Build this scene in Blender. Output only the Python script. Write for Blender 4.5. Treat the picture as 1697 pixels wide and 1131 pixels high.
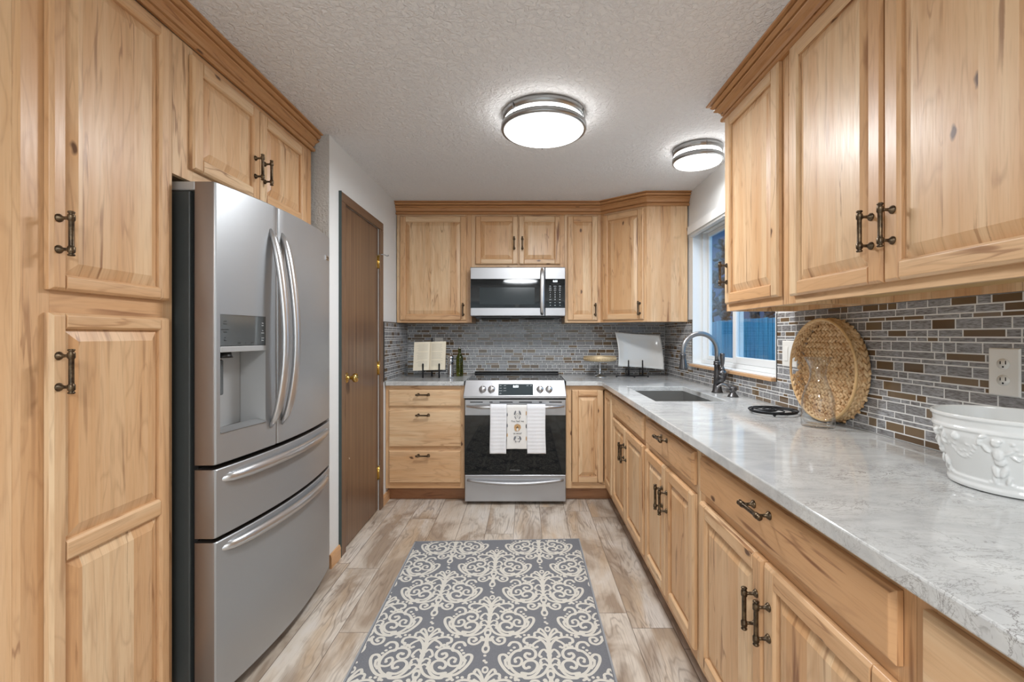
import bpy, math, random
from mathutils import Vector, Matrix
random.seed(7)
for o in list(bpy.data.objects):
    bpy.data.objects.remove(o)
C = bpy.context.scene.collection
PI = math.pi
F_PX = 765.0

# ------------------------------------------------------------ camera, view, light
cam_d = bpy.data.cameras.new('camera')
cam = bpy.data.objects.new('camera', cam_d); C.objects.link(cam)
cam.location = (0, 0, 1.27); cam.rotation_euler = (PI/2, 0, 0)
cam_d.sensor_width = 36.0; cam_d.lens = F_PX/1697*36
cam_d.shift_x = -23.2/1697; cam_d.shift_y = -9.5/1697
cam_d.clip_start = 0.02
bpy.context.scene.camera = cam
vs = bpy.context.scene.view_settings
vs.view_transform = 'Standard'; vs.look = 'None'; vs.gamma = 1.0
vs.use_curve_mapping = False
vs.exposure = 0.18

CEIL = 2.36
world = bpy.data.worlds.new('dusk_sky'); bpy.context.scene.world = world
world.use_nodes = True
bgn = world.node_tree.nodes['Background']
bgn.inputs[0].default_value = (0.13, 0.42, 0.74, 1); bgn.inputs[1].default_value = 2.0

def area_light(name, loc, size, energy, color=(1, 1, 1), rot=(0, 0, 0), shape='DISK', size_y=None):
    d = bpy.data.lights.new(name, 'AREA'); d.energy = energy; d.shape = shape; d.size = size
    if size_y: d.size_y = size_y
    d.color = color
    o = bpy.data.objects.new(name, d); C.objects.link(o); o.location = loc; o.rotation_euler = rot
    return o
LAMP = (0.93, 0.965, 1.0)
area_light('lamp_light', (0.087, 2.28, 2.245), 0.36, 24, LAMP)
area_light('lamp_light', (1.0, 2.69, 2.262), 0.24, 10, LAMP)
# added fill lamp, out of view behind the camera
area_light('lamp_light', (-0.1, -0.9, 2.24), 0.60, 48, LAMP, shape='DISK')
area_light('rear_fill_light', (-0.2, -2.7, 1.35), 2.4, 26, (0.92, 0.96, 1.0), rot=(PI/2, 0, PI), shape='RECTANGLE', size_y=1.9)  # added fill light from behind the camera, no known window there

# ------------------------------------------------------------ mesh helpers
PIECE = [0]
class MB:
    def __init__(s):
        s.v = []; s.f = []; s.m = []; s.uv = []; s.sm = []
    def _uv(s, pts, g, off):
        n = Vector((0, 0, 0))
        for i in range(len(pts)):
            a = pts[i]; b = pts[(i+1) % len(pts)]
            n += a.cross(b)
        if n.length < 1e-12: n = Vector((0, 0, 1))
        n.normalize(); g = Vector(g)
        if abs(n.dot(g)) > 0.85:
            a = Vector((1, 0, 0)) if abs(n.x) < 0.8 else Vector((0, 1, 0))
            b = n.cross(a)
        else:
            a = n.cross(g).normalized(); b = g
        return [(p.dot(a)+off[0], p.dot(b)*1.0+off[1]) for p in pts]
    def piece(s):
        PIECE[0] += 1
        return (10.0*(PIECE[0] % 900)+5+random.uniform(-1, 1), random.uniform(0, 60))
    def add(s, verts, faces, mat=0, g=(0, 0, 1), smooth=False, off=None):
        off = off or s.piece()
        n0 = len(s.v)
        vv = [Vector(p) for p in verts]; s.v += vv
        for f in faces:
            s.f.append([n0+i for i in f]); s.m.append(mat); s.sm.append(smooth)
            s.uv.append(s._uv([vv[i] for i in f], g, off))
    def box(s, x0, x1, y0, y1, z0, z1, mat=0, g=(0, 0, 1)):
        s.slab(IDF, x0, x1, y0, y1, z0, z1, z1, (0, 0, 0, 0), mat, gl=g)
    def slab(s, fr, u0, u1, v0, v1, w0, wm, w1, ins=(0, 0, 0, 0), mat=0, gl=(0, 1, 0), smooth=False):
        """box from w0 to wm, then chamfered up to w1 by insets (left,right,bottom,top)."""
        R = fr.to_3x3()
        g = R @ Vector(gl)
        P = [(u0, v0, w0), (u1, v0, w0), (u1, v1, w0), (u0, v1, w0)]
        P += [(u0, v0, wm), (u1, v0, wm), (u1, v1, wm), (u0, v1, wm)]
        fs = [(3, 2, 1, 0), (0, 1, 5, 4), (1, 2, 6, 5), (2, 3, 7, 6), (3, 0, 4, 7)]
        if w1 > wm+1e-6:
            l, r, b, t = ins
            P += [(u0+l, v0+b, w1), (u1-r, v0+b, w1), (u1-r, v1-t, w1), (u0+l, v1-t, w1)]
            fs += [(4, 5, 9, 8), (5, 6, 10, 9), (6, 7, 11, 10), (7, 4, 8, 11), (8, 9, 10, 11)]
        else:
            fs += [(4, 5, 6, 7)]
        s.add([fr @ Vector(p) for p in P], fs, mat, g, smooth)
    def lathe(s, prof, fr=None, seg=24, mat=0, smooth=True, sx=1, sy=1, a0=0, cap0=True, cap1=True):
        """profile (r,z) round the local z axis of fr"""
        fr = fr or IDF
        P = []; n = len(prof)
        for r, z in prof:
            for k in range(seg):
                a = a0+2*PI*k/seg
                P.append(fr @ Vector((r*math.cos(a)*sx, r*math.sin(a)*sy, z)))
        fs = []
        for i in range(n-1):
            for k in range(seg):
                k2 = (k+1) % seg
                fs.append((i*seg+k, i*seg+k2, (i+1)*seg+k2, (i+1)*seg+k))
        if cap0 and prof[0][0] > 1e-5: fs.append(tuple(range(seg))[::-1])
        if cap1 and prof[-1][0] > 1e-5: fs.append(tuple((n-1)*seg+k for k in range(seg)))
        s.add(P, fs, mat, (0, 0, 1), smooth)
    def tube(s, pts, rad, seg=10, mat=0, cap=True, smooth=True, flat=None, up=(0, 0, 1)):
        pts = [Vector(p) for p in pts]; n = len(pts)
        if not hasattr(rad, '__len__'): rad = [rad]*n
        P = []; ref = Vector(up)
        for i in range(n):
            t = (pts[min(i+1, n-1)]-pts[max(i-1, 0)]).normalized()
            a = t.cross(ref)
            if a.length < 1e-3: a = t.cross(Vector((1, 0, 0)))
            a.normalize(); b = t.cross(a).normalized()
            if flat is None: ref = a.cross(t) if i else Vector(up)
            for k in range(seg):
                q = 2*PI*k/seg
                P.append(pts[i]+a*(rad[i]*math.cos(q))+b*(rad[i]*(flat or 1)*math.sin(q)))
        fs = []
        for i in range(n-1):
            for k in range(seg):
                k2 = (k+1) % seg
                fs.append((i*seg+k, (i+1)*seg+k, (i+1)*seg+k2, i*seg+k2))
        if cap:
            fs.append(tuple(range(seg))); fs.append(tuple((n-1)*seg+k for k in range(seg))[::-1])
        s.add(P, fs, mat, (0, 0, 1), smooth)
    def ellipsoid(s, c, ax, ay, az, seg=8, rings=5, mat=0):
        c = Vector(c); ax = Vector(ax); ay = Vector(ay); az = Vector(az)
        P = [c-az]
        for i in range(1, rings):
            t = -PI/2+PI*i/rings
            for k in range(seg):
                q = 2*PI*k/seg
                P.append(c+ax*(math.cos(t)*math.cos(q))+ay*(math.cos(t)*math.sin(q))+az*math.sin(t))
        P.append(c+az); fs = []
        for k in range(seg):
            fs.append((0, 1+(k+1) % seg, 1+k))
            fs.append((len(P)-1, len(P)-1-seg+k, len(P)-1-seg+(k+1) % seg))
        for i in range(rings-2):
            for k in range(seg):
                k2 = (k+1) % seg
                fs.append((1+i*seg+k, 1+i*seg+k2, 1+(i+1)*seg+k2, 1+(i+1)*seg+k))
        s.add(P, fs, mat, (0, 0, 1), True)
    def grid(s, fn, nu, nv, mat=0, smooth=True, close_u=False):
        P = [fn(i/nu, j/nv) for j in range(nv+1) for i in range(nu+1)]
        fs = []
        for j in range(nv):
            for i in range(nu):
                a = j*(nu+1)+i
                fs.append((a, a+1, a+nu+2, a+nu+1))
        s.add(P, fs, mat, (0, 0, 1), smooth)
    def build(s, name, mats, parent=None, bevel=0, solid=0, subsurf=0, kind=None):
        if not isinstance(mats, (list, tuple)): mats = [mats]
        o0 = worg(parent)
        me = bpy.data.meshes.new(name)
        me.from_pydata([tuple(p-o0) for p in s.v], [], s.f)
        for m in mats: me.materials.append(m)
        me.polygons.foreach_set('material_index', s.m)
        me.polygons.foreach_set('use_smooth', s.sm)
        ul = me.uv_layers.new(name='UVMap')
        flat = []
        for u in s.uv:
            for a in u: flat += [a[0], a[1]]
        ul.data.foreach_set('uv', flat)
        me.update()
        o = bpy.data.objects.new(name, me); C.objects.link(o)
        if parent: o.parent = parent
        if solid:
            md = o.modifiers.new('solid', 'SOLIDIFY'); md.thickness = solid; md.offset = 0
        if bevel:
            md = o.modifiers.new('bevel', 'BEVEL'); md.width = bevel; md.segments = 2
            md.limit_method = 'ANGLE'; md.angle_limit = 0.6
        if subsurf:
            md = o.modifiers.new('sub', 'SUBSURF'); md.levels = subsurf; md.render_levels = subsurf
        if kind: o['kind'] = kind
        return o

IDF = Matrix.Identity(4)
def worg(p):
    v = Vector((0, 0, 0))
    while p:
        v = v+Vector(p.location); p = p.parent
    return v
def frame(o, u, v, w):
    u = Vector(u).normalized(); v = Vector(v).normalized(); w = Vector(w).normalized()
    return Matrix(((u.x, v.x, w.x, o[0]), (u.y, v.y, w.y, o[1]), (u.z, v.z, w.z, o[2]), (0, 0, 0, 1)))
def at(x, y, z): return Matrix.Translation((x, y, z))
def thing(name, label, cat, loc, group=None):
    o = bpy.data.objects.new(name, None); C.objects.link(o); o.location = loc
    o.empty_display_size = 0.05
    o['label'] = label; o['category'] = cat
    if group: o['group'] = group
    return o
def struct(name, loc=(0, 0, 0)):
    o = bpy.data.objects.new(name, None); C.objects.link(o); o.location = loc; o['kind'] = 'structure'
    return o
def tag(o, label, cat, group=None):
    o['label'] = label; o['category'] = cat
    if group: o['group'] = group
    return o

# ------------------------------------------------------------ materials
class NT:
    def __init__(s, name):
        s.m = bpy.data.materials.new(name); s.m.use_nodes = True
        s.t = s.m.node_tree; s.b = s.t.nodes['Principled BSDF']
    def n(s, typ, **kw):
        nd = s.t.nodes.new(typ)
        for k, v in kw.items(): setattr(nd, k, v)
        return nd
    def put(s, sock, v):
        if isinstance(v, (int, float)): sock.default_value = v
        elif isinstance(v, tuple):
            sock.default_value = v if len(v) == len(sock.default_value) else (*v, 1)
        else: s.t.links.new(v, sock)
    def math(s, op, a, b=0.0, c=None):
        nd = s.n('ShaderNodeMath', operation=op)
        s.put(nd.inputs[0], a); s.put(nd.inputs[1], b)
        if c is not None: s.put(nd.inputs[2], c)
        return nd.outputs[0]
    def mix(s, f, a, b, mode='MIX'):
        nd = s.n('ShaderNodeMix', data_type='RGBA', blend_type=mode)
        s.put(nd.inputs[0], f); s.put(nd.inputs[6], a); s.put(nd.inputs[7], b)
        return nd.outputs[2]
    def comb(s, x, y, z=0.0):
        nd = s.n('ShaderNodeCombineXYZ')
        for i, v in enumerate((x, y, z)): s.put(nd.inputs[i], v)
        return nd.outputs[0]
    def sep(s, v):
        nd = s.n('ShaderNodeSeparateXYZ'); s.put(nd.inputs[0], v); return nd.outputs
    def noise(s, vec, scale=5, detail=2, rough=0.5, dist=0.0):
        nd = s.n('ShaderNodeTexNoise'); s.put(nd.inputs['Vector'], vec)
        nd.inputs['Scale'].default_value = scale; nd.inputs['Detail'].default_value = detail
        nd.inputs['Roughness'].default_value = rough; nd.inputs['Distortion'].default_value = dist
        return nd.outputs['Fac']
    def rng(s, v, a, b, c=0.0, d=1.0):
        nd = s.n('ShaderNodeMapRange'); s.put(nd.inputs[0], v)
        nd.inputs[1].default_value = a; nd.inputs[2].default_value = b
        nd.inputs[3].default_value = c; nd.inputs[4].default_value = d
        return nd.outputs[0]
    def white(s, v, dims='1D'):
        nd = s.n('ShaderNodeTexWhiteNoise', noise_dimensions=dims)
        s.put(nd.inputs['W' if dims == '1D' else 'Vector'], v)
        return nd.outputs['Value']
    def bump(s, h, strength=0.2, dist=0.01):
        nd = s.n('ShaderNodeBump'); nd.inputs['Strength'].default_value = strength
        nd.inputs['Distance'].default_value = dist; s.put(nd.inputs['Height'], h)
        s.t.links.new(nd.outputs[0], s.b.inputs['Normal'])
    def coord(s, which='Object'):
        return s.n('ShaderNodeTexCoord').outputs[which]
    def set(s, **kw):
        for k, v in kw.items():
            s.put(s.b.inputs[k.replace('_', ' ')], v)
        return s

def srgb(r, g, b):
    f = lambda c: ((c/255+0.055)/1.055)**2.4 if c > 10 else c/255/12.92
    return (f(r), f(g), f(b), 1)

def simple(name, col, rough=0.5, metal=0.0, **kw):
    t = NT(name); t.set(Base_Color=col, Roughness=rough, Metallic=metal, **kw)
    return t.m

def wood(name, strips, pale, mid, dark, rough=0.40, streak=0.63):
    t = NT(name)
    u, v, _ = t.sep(t.coord('UV'))
    pid = t.math('FLOOR', t.math('DIVIDE', u, 10.0))
    if strips:
        wob = t.math('MULTIPLY', t.white(pid), 3.0)
        sid = t.math('FLOOR', t.math('ADD', t.math('DIVIDE', u, 0.078), wob))
        pid = t.math('ADD', t.math('MULTIPLY', sid, 1.37), pid)
    r1 = t.white(pid); r2 = t.white(t.math('ADD', pid, 0.31)); r3 = t.white(t.math('ADD', pid, 0.73))
    z = t.math('MULTIPLY', r1, 40.0)
    big = t.noise(t.comb(u, t.math('MULTIPLY', v, 0.16), z), 7, 3, 0.55, 0.5)
    rings = t.math('PINGPONG', t.math('MULTIPLY', big, 16.0), 1.0)
    fine = t.noise(t.comb(t.math('MULTIPLY', u, 10.0), t.math('MULTIPLY', v, 0.4), z), 26, 2)
    med = t.noise(t.comb(u, t.math('MULTIPLY', v, 0.07), z), 22, 3, 0.6)
    c = t.mix(t.rng(r2, 0.0, 1.0, 0.0, 0.95), pale, mid)
    c = t.mix(t.rng(med, 0.40, 0.66, 0.0, 0.62), c, mid)
    c = t.mix(t.math('MULTIPLY', t.rng(rings, 0.72, 1.0), 0.19), c, dark)
    c = t.mix(t.math('MULTIPLY', t.rng(fine, 0.5, 0.8), 0.22), c, dark)
    st = t.noise(t.comb(u, t.math('MULTIPLY', v, 0.075), t.math('ADD', z, 9.0)), 30, 2, 0.5, 0.3)
    c = t.mix(t.math('MULTIPLY', t.rng(st, streak, streak+0.07), t.math('MULTIPLY', r3, 1.0)), c, dark)
    th_ = t.math('ABSOLUTE', t.math('SUBTRACT', t.noise(t.comb(u, t.math('MULTIPLY', v, 0.10), t.math('ADD', z, 33.0)), 11, 3, 0.5, 0.4), 0.5))
    tg_ = t.rng(t.noise(t.comb(u, t.math('MULTIPLY', v, 0.35), t.math('ADD', z, 41.0)), 6, 2), 0.50, 0.60)
    c = t.mix(t.math('MULTIPLY', t.math('MULTIPLY', t.rng(th_, 0.012, 0.003), tg_), 0.6), c, dark)
    # heartwood patches, a little redder
    ht = t.noise(t.comb(u, t.math('MULTIPLY', v, 0.22), t.math('ADD', z, 21.0)), 6, 2)
    c = t.mix(t.math('MULTIPLY', t.rng(ht, 0.58, 0.66), 0.35), c, mid)
    # knots with a halo
    vn = t.n('ShaderNodeTexVoronoi', voronoi_dimensions='2D', feature='F1')
    du = t.math('MULTIPLY', t.math('SUBTRACT', t.noise(t.comb(u, v, z), 30, 1), 0.5), 0.02)
    t.put(vn.inputs['Vector'], t.comb(t.math('ADD', u, du), t.math('ADD', t.math('MULTIPLY', v, 0.45), t.math('MULTIPLY', z, 0.31)), 0.0))
    vn.inputs['Scale'].default_value = 4.2
    cr = t.sep(vn.outputs['Color'])[0]
    on = t.math('GREATER_THAN', cr, 0.66)
    kn = t.math('MULTIPLY', t.rng(vn.outputs['Distance'], 0.040, 0.020), on)
    halo = t.math('MULTIPLY', t.rng(vn.outputs['Distance'], 0.13, 0.04, 0, 0.55), on)
    c = t.mix(halo, c, mid)
    c = t.mix(t.math('MULTIPLY', kn, 0.9), c, srgb(78, 44, 22))
    t.set(Base_Color=c, Roughness=t.rng(fine, 0.2, 0.8, rough-0.04, rough+0.08))
    t.b.inputs['Coat Weight'].default_value = 0.12; t.b.inputs['Coat Roughness'].default_value = 0.25
    t.bump(fine, 0.05, 0.002)
    return t.m
PALE = srgb(230, 200, 161); MIDW = srgb(205, 157, 110); DARKW = srgb(132, 84, 48)
M_WF = wood('hickory_frame', False, PALE, MIDW, DARKW)
M_WP = wood('hickory_panel', True, PALE, MIDW, DARKW)
M_WC = wood('hickory_moulding', False, srgb(205, 160, 112), srgb(184, 130, 80), srgb(130, 78, 38))
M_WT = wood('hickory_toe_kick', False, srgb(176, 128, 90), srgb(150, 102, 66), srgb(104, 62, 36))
M_SILL = wood('sill_wood', False, srgb(222, 182, 140), srgb(205, 158, 112), srgb(168, 118, 72))
M_UNDER = wood('cabinet_underside_wood', False, srgb(228, 196, 140), srgb(212, 174, 112), srgb(186, 144, 86))

def quartz():
    t = NT('white_quartz'); p = t.coord('Object')
    x, y, z = t.sep(p)
    w = t.comb(t.math('MULTIPLY', x, 0.55), y, z)
    a = t.noise(w, 9, 5, 0.62, 1.4)
    v1 = t.math('ABSOLUTE', t.math('SUBTRACT', t.noise(w, 12, 6, 0.7, 1.6), 0.5))
    v2 = t.math('ABSOLUTE', t.math('SUBTRACT', t.noise(w, 34, 4, 0.6, 1.0), 0.5))
    gate = t.rng(t.noise(w, 4, 3, 0.6), 0.42, 0.62)
    c = t.mix(t.rng(a, 0.35, 0.7), srgb(212, 213, 211), srgb(188, 189, 189))
    c = t.mix(t.math('MULTIPLY', t.math('MULTIPLY', t.rng(v1, 0.016, 0.0), gate), 0.85), c, srgb(112, 106, 102))
    c = t.mix(t.math('MULTIPLY', t.math('MULTIPLY', t.rng(v2, 0.022, 0.0), gate), 0.45), c, srgb(128, 124, 122))
    t.set(Base_Color=c, Roughness=0.09)
    return t.m
M_QUARTZ = quartz()

def floor_mat():
    t = NT('plank_floor'); x, y, z = t.sep(t.coord('Object'))
    W, L = 0.18, 1.22
    rx = t.math('DIVIDE', t.math('ADD', x, 20.06), W); row = t.math('FLOOR', rx)
    ry = t.math('ADD', t.math('DIVIDE', t.math('ADD', y, 20.0), L), t.math('MULTIPLY', t.white(row), 7.0))
    col = t.math('FLOOR', ry)
    pid = t.math('ADD', t.math('MULTIPLY', row, 13.7), col)
    r1 = t.white(pid); r2 = t.white(t.math('ADD', pid, 0.37)); zz = t.math('MULTIPLY', r1, 50.0)
    big = t.noise(t.comb(x, t.math('MULTIPLY', y, 0.15), zz), 8, 3, 0.5, 0.5)
    blot = t.noise(t.comb(x, t.math('MULTIPLY', y, 0.4), t.math('ADD', zz, 7.0)), 5.5, 4, 0.6, 0.6)
    fine = t.noise(t.comb(t.math('MULTIPLY', x, 9.0), t.math('MULTIPLY', y, 0.35), zz), 22, 3)
    rings = t.math('PINGPONG', t.math('MULTIPLY', big, 26.0), 1.0)
    ringgate = t.rng(t.noise(t.comb(x, t.math('MULTIPLY', y, 0.5), t.math('ADD', zz, 3.0)), 4, 2), 0.48, 0.6)
    c = t.mix(t.rng(r2, 0, 1, 0, 0.8), srgb(216, 206, 193), srgb(192, 177, 160))
    c = t.mix(t.rng(blot, 0.47, 0.60, 0, 0.9), c, srgb(158, 139, 121))
    c = t.mix(t.rng(big, 0.52, 0.70, 0, 0.7), c, srgb(196, 170, 140))
    c = t.mix(t.rng(blot, 0.45, 0.34, 0, 0.75), c, srgb(218, 210, 201))
    c = t.mix(t.math('MULTIPLY', t.math('MULTIPLY', t.rng(rings, 0.55, 1.0), ringgate), 0.5), c, srgb(112, 96, 84))
    c = t.mix(t.rng(fine, 0.52, 0.75, 0, 0.35), c, srgb(120, 104, 92))
    fx = t.math('FRACT', rx); fy = t.math('FRACT', ry)
    ex = t.math('MINIMUM', fx, t.math('SUBTRACT', 1.0, fx)); ey = t.math('MINIMUM', fy, t.math('SUBTRACT', 1.0, fy))
    seam = t.math('MAXIMUM', t.rng(ex, 0.014, 0.004), t.rng(ey, 0.0022, 0.0006))
    c = t.mix(t.math('MULTIPLY', seam, 0.7), c, srgb(84, 70, 60))
    t.set(Base_Color=c, Roughness=t.rng(fine, 0.2, 0.8, 0.30, 0.44))
    t.bump(t.math('SUBTRACT', fine, t.math('MULTIPLY', seam, 3.0)), 0.15, 0.002)
    return t.m
M_FLOOR = floor_mat()

def plaster(name, col, scale, strength, dist=0.004):
    t = NT(name); p = t.coord('Object')
    a = t.noise(p, scale, 4, 0.55, 0.6)
    h = t.rng(a, 0.42, 0.62)
    t.set(Base_Color=col, Roughness=0.85); t.bump(h, strength, dist)
    return t.m
M_CEIL = plaster('ceiling_paint', srgb(236, 236, 237), 48, 0.75, 0.006)
M_WALL = plaster('wall_paint', srgb(226, 226, 224), 40, 0.10)
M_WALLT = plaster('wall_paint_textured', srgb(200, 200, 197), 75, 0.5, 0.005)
M_WHITE = simple('white_vinyl', srgb(232, 233, 232), 0.35)
M_PLATE = simple('switch_plate_white', srgb(232, 230, 224), 0.3)
M_CERAM = simple('white_ceramic', srgb(226, 227, 225), 0.12)
M_BRASS = simple('brass', srgb(214, 184, 112), 0.22, 1.0)
M_BLACK = simple('black_plastic', srgb(18, 19, 20), 0.4)
M_GASKET = simple('dark_gap', srgb(10, 10, 10), 0.7)
M_GLASSK = simple('black_glass', srgb(8, 10, 11), 0.04, 0.0, Specular_IOR_Level=0.35)
M_GLASSW = simple('oven_window_glass', srgb(14, 16, 15), 0.03)
M_GLASSM = simple('microwave_mesh_window', srgb(34, 42, 44), 0.12, 0.0, Specular_IOR_Level=0.3)
M_FSIDE = simple('fridge_side_grey', srgb(66, 69, 68), 0.45)
M_IRON = simple('wrought_iron', srgb(40, 40, 42), 0.45, 0.6)
M_DISPL = simple('display_glass', srgb(58, 68, 72), 0.06)
M_TEXTW = simple('printed_white', srgb(225, 230, 232), 0.4)
M_TEXTG = simple('printed_grey', srgb(110, 112, 112), 0.4)
M_TEXTD = simple('printed_dark', srgb(60, 62, 62), 0.4)
M_PAPER = simple('book_paper', srgb(232, 222, 200), 0.8)
M_PAPERE = simple('book_page_edges', srgb(205, 176, 132), 0.8)
M_TEALP = simple('dark_teal_paint', srgb(62, 74, 72), 0.5)
M_TRIMM = simple('tile_edge_metal', srgb(84, 84, 84), 0.35, 0.8)
M_SINK = simple('sink_steel', srgb(150, 149, 146), 0.34, 0.7)
M_CHROME = simple('chrome', srgb(205, 206, 208), 0.12, 1.0)
M_DISPG = simple('dispenser_grey', srgb(178, 179, 179), 0.35, 0.3)
M_DISPP = simple('dispenser_panel', srgb(120, 124, 125), 0.12, 0.6)
M_BLIND = simple('blind_white', srgb(226, 225, 222), 0.5)

def steel(name, col, rough, axis='z', metal=0.9):
    t = NT(name); x, y, z = t.sep(t.coord('Object'))
    k = 4.0; s = 700.0
    if axis == 'z': v = t.comb(t.math('MULTIPLY', x, s), t.math('MULTIPLY', y, s), t.math('MULTIPLY', z, k))
    elif axis == 'x': v = t.comb(t.math('MULTIPLY', x, k), t.math('MULTIPLY', y, s), t.math('MULTIPLY', z, s))
    else: v = t.comb(t.math('MULTIPLY', x, s), t.math('MULTIPLY', y, k), t.math('MULTIPLY', z, s))
    n = t.noise(v, 1.0, 2)
    t.set(Base_Color=col, Metallic=metal, Roughness=t.rng(n, 0.3, 0.7, rough-0.025, rough+0.03))
    return t.m
M_STEEL = steel('stainless_steel_fridge', srgb(168, 170, 172), 0.38, 'y', 0.6)
M_STEELD = steel('stainless_door_edge', srgb(142, 132, 126), 0.36, 'z')
M_STEELX = steel('stainless_steel_range', srgb(178, 178, 180), 0.36, 'x', 0.8)
M_HANDLE = simple('polished_steel_handle', srgb(208, 208, 209), 0.28, 0.9)

def bronze():
    t = NT('aged_bronze'); n = t.noise(t.coord('Object'), 90, 3)
    t.set(Base_Color=t.mix(t.rng(n, 0.35, 0.7), srgb(62, 52, 42), srgb(112, 94, 72)), Metallic=0.85, Roughness=0.36)
    return t.m
M_BRONZE = bronze()
M_FAUCET = simple('brushed_dark_bronze', srgb(98, 97, 98), 0.34, 0.9)
M_FAUCETL = simple('brushed_dark_bronze_neck', srgb(142, 142, 143), 0.36, 0.9)

def doorwood():
    t = NT('brown_door_veneer'); x, y, z = t.sep(t.coord('Object'))
    n = t.noise(t.comb(x, y, t.math('MULTIPLY', z, 0.02)), 60, 3)
    b = t.noise(t.comb(x, y, t.math('MULTIPLY', z, 0.3)), 4, 2)
    c = t.mix(t.rng(n, 0.35, 0.7), srgb(124, 96, 74), srgb(92, 68, 52))
    c = t.mix(t.rng(b, 0.4, 0.65, 0, 0.4), c, srgb(134, 104, 78))
    sp = t.noise(t.coord('Object'), 16, 1)
    c = t.mix(t.rng(sp, 0.80, 0.806), c, srgb(205, 190, 170))
    t.set(Base_Color=c, Roughness=0.33)
    return t.m
M_DOOR = doorwood()
M_CASING = wood('brown_casing', False, srgb(122, 94, 72), srgb(108, 80, 60), srgb(80, 56, 40))

def tilemat(name, kind):
    t = NT(name)
    u, v, _ = t.sep(t.coord('UV'))
    pid = t.math('FLOOR', t.math('DIVIDE', u, 10.0)); r = t.white(pid)
    if kind == 'grey':
        st = t.noise(t.comb(t.math('MULTIPLY', u, 0.12), v, t.math('MULTIPLY', r, 30.0)), 420, 3, 0.6)
        c = t.mix(t.rng(r, 0, 1), srgb(142, 141, 141), srgb(168, 169, 171))
        c = t.mix(t.rng(st, 0.42, 0.62, 0, 0.8), c, srgb(88, 82, 80))
        t.set(Base_Color=c, Roughness=0.24)
        t.bump(st, 0.25, 0.001)
    else:
        c = t.mix(t.rng(r, 0, 1), srgb(96, 76, 56), srgb(122, 102, 78))
        t.set(Base_Color=c, Roughness=0.07)
    t.b.inputs['Coat Weight'].default_value = 0.2; t.b.inputs['Coat Roughness'].default_value = 0.06
    return t.m
M_TG = tilemat('grey_glass_tile', 'grey'); M_TB = tilemat('brown_glass_tile', 'brown')
M_GROUT = simple('grout', srgb(222, 221, 218), 0.8)

def glass(name, col=(1, 1, 1, 1), rough=0.0, ior=1.45):
    t = NT(name); t.set(Base_Color=col, Roughness=rough, IOR=ior)
    t.b.inputs['Transmission Weight'].default_value = 1.0
    return t.m
M_GLASS = glass('clear_glass'); M_GREEN = glass('olive_green_glass', srgb(110, 118, 40), 0.03)
def pane(name='window_pane', k=4.0, a=0.5, col=(0.93, 0.96, 0.98, 1)):
    t = NT(name)
    m = t.n('ShaderNodeMixShader'); tr = t.n('ShaderNodeBsdfTransparent'); gl = t.n('ShaderNodeBsdfGlossy')
    gl.inputs['Roughness'].default_value = 0.02; tr.inputs[0].default_value = col
    lw = t.n('ShaderNodeLayerWeight'); lw.inputs[0].default_value = 0.5
    fr = t.math('MULTIPLY_ADD', t.math('POWER', lw.outputs['Facing'], k), a, 0.03)
    t.t.links.new(fr, m.inputs[0]); t.t.links.new(tr.outputs[0], m.inputs[1]); t.t.links.new(gl.outputs[0], m.inputs[2])
    t.t.links.new(m.outputs[0], t.t.nodes['Material Output'].inputs[0])
    return t.m
M_PANE = pane()
M_VASE = pane('thin_clear_glass', 2.8, 0.85, (0.972, 0.98, 0.98, 1))
def emit(name, col, s):
    t = NT(name); t.set(Base_Color=(0.9, 0.9, 0.9, 1)); t.b.inputs['Emission Color'].default_value = col
    t.b.inputs['Emission Strength'].default_value = s
    return t.m
M_DIFF = emit('lamp_diffuser', (1, 0.99, 0.97, 1), 5.0)
M_BAND = emit('lamp_side_band', (1, 0.99, 0.97, 1), 9.0)
M_LED = emit('clock_digits', (0.75, 0.9, 1, 1), 1.6)
M_NICK = simple('brushed_nickel', srgb(160, 160, 160), 0.3, 1.0)

def rugmat(name, a, b):
    t = NT(name); n = t.noise(t.coord('Object'), 420, 2)
    t.set(Base_Color=t.mix(t.rng(n, 0.3, 0.7), a, b), Roughness=0.95); t.bump(n, 0.3, 0.002)
    return t.m
M_RUG = rugmat('rug_grey', srgb(104, 106, 112), srgb(126, 128, 133))
M_RUGP = rugmat('rug_cream', srgb(200, 196, 186), srgb(218, 214, 205))
M_TOWEL = rugmat('white_towel', srgb(226, 227, 230), srgb(240, 240, 242))
M_TOWELP = rugmat('printed_towel', srgb(228, 226, 222), srgb(236, 234, 230))
M_PUP = simple('print_tan', srgb(200, 160, 112), 0.8); M_PUPG = simple('print_grey', srgb(120, 122, 128), 0.8)
M_PUPD = simple('print_black', srgb(48, 46, 48), 0.8)
def wicker():
    t = NT('water_hyacinth'); p = t.coord('Object')
    n = t.noise(p, 45, 3); f = t.noise(p, 300, 2)
    c = t.mix(t.rng(n, 0.35, 0.65), srgb(222, 190, 146), srgb(190, 148, 100))
    c = t.mix(t.rng(f, 0.5, 0.75, 0, 0.5), c, srgb(150, 106, 66))
    t.set(Base_Color=c, Roughness=0.6); t.bump(f, 0.3, 0.002)
    return t.m
M_WICK = wicker()
M_WICKD = simple('wicker_backing', srgb(168, 126, 82), 0.8)

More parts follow.
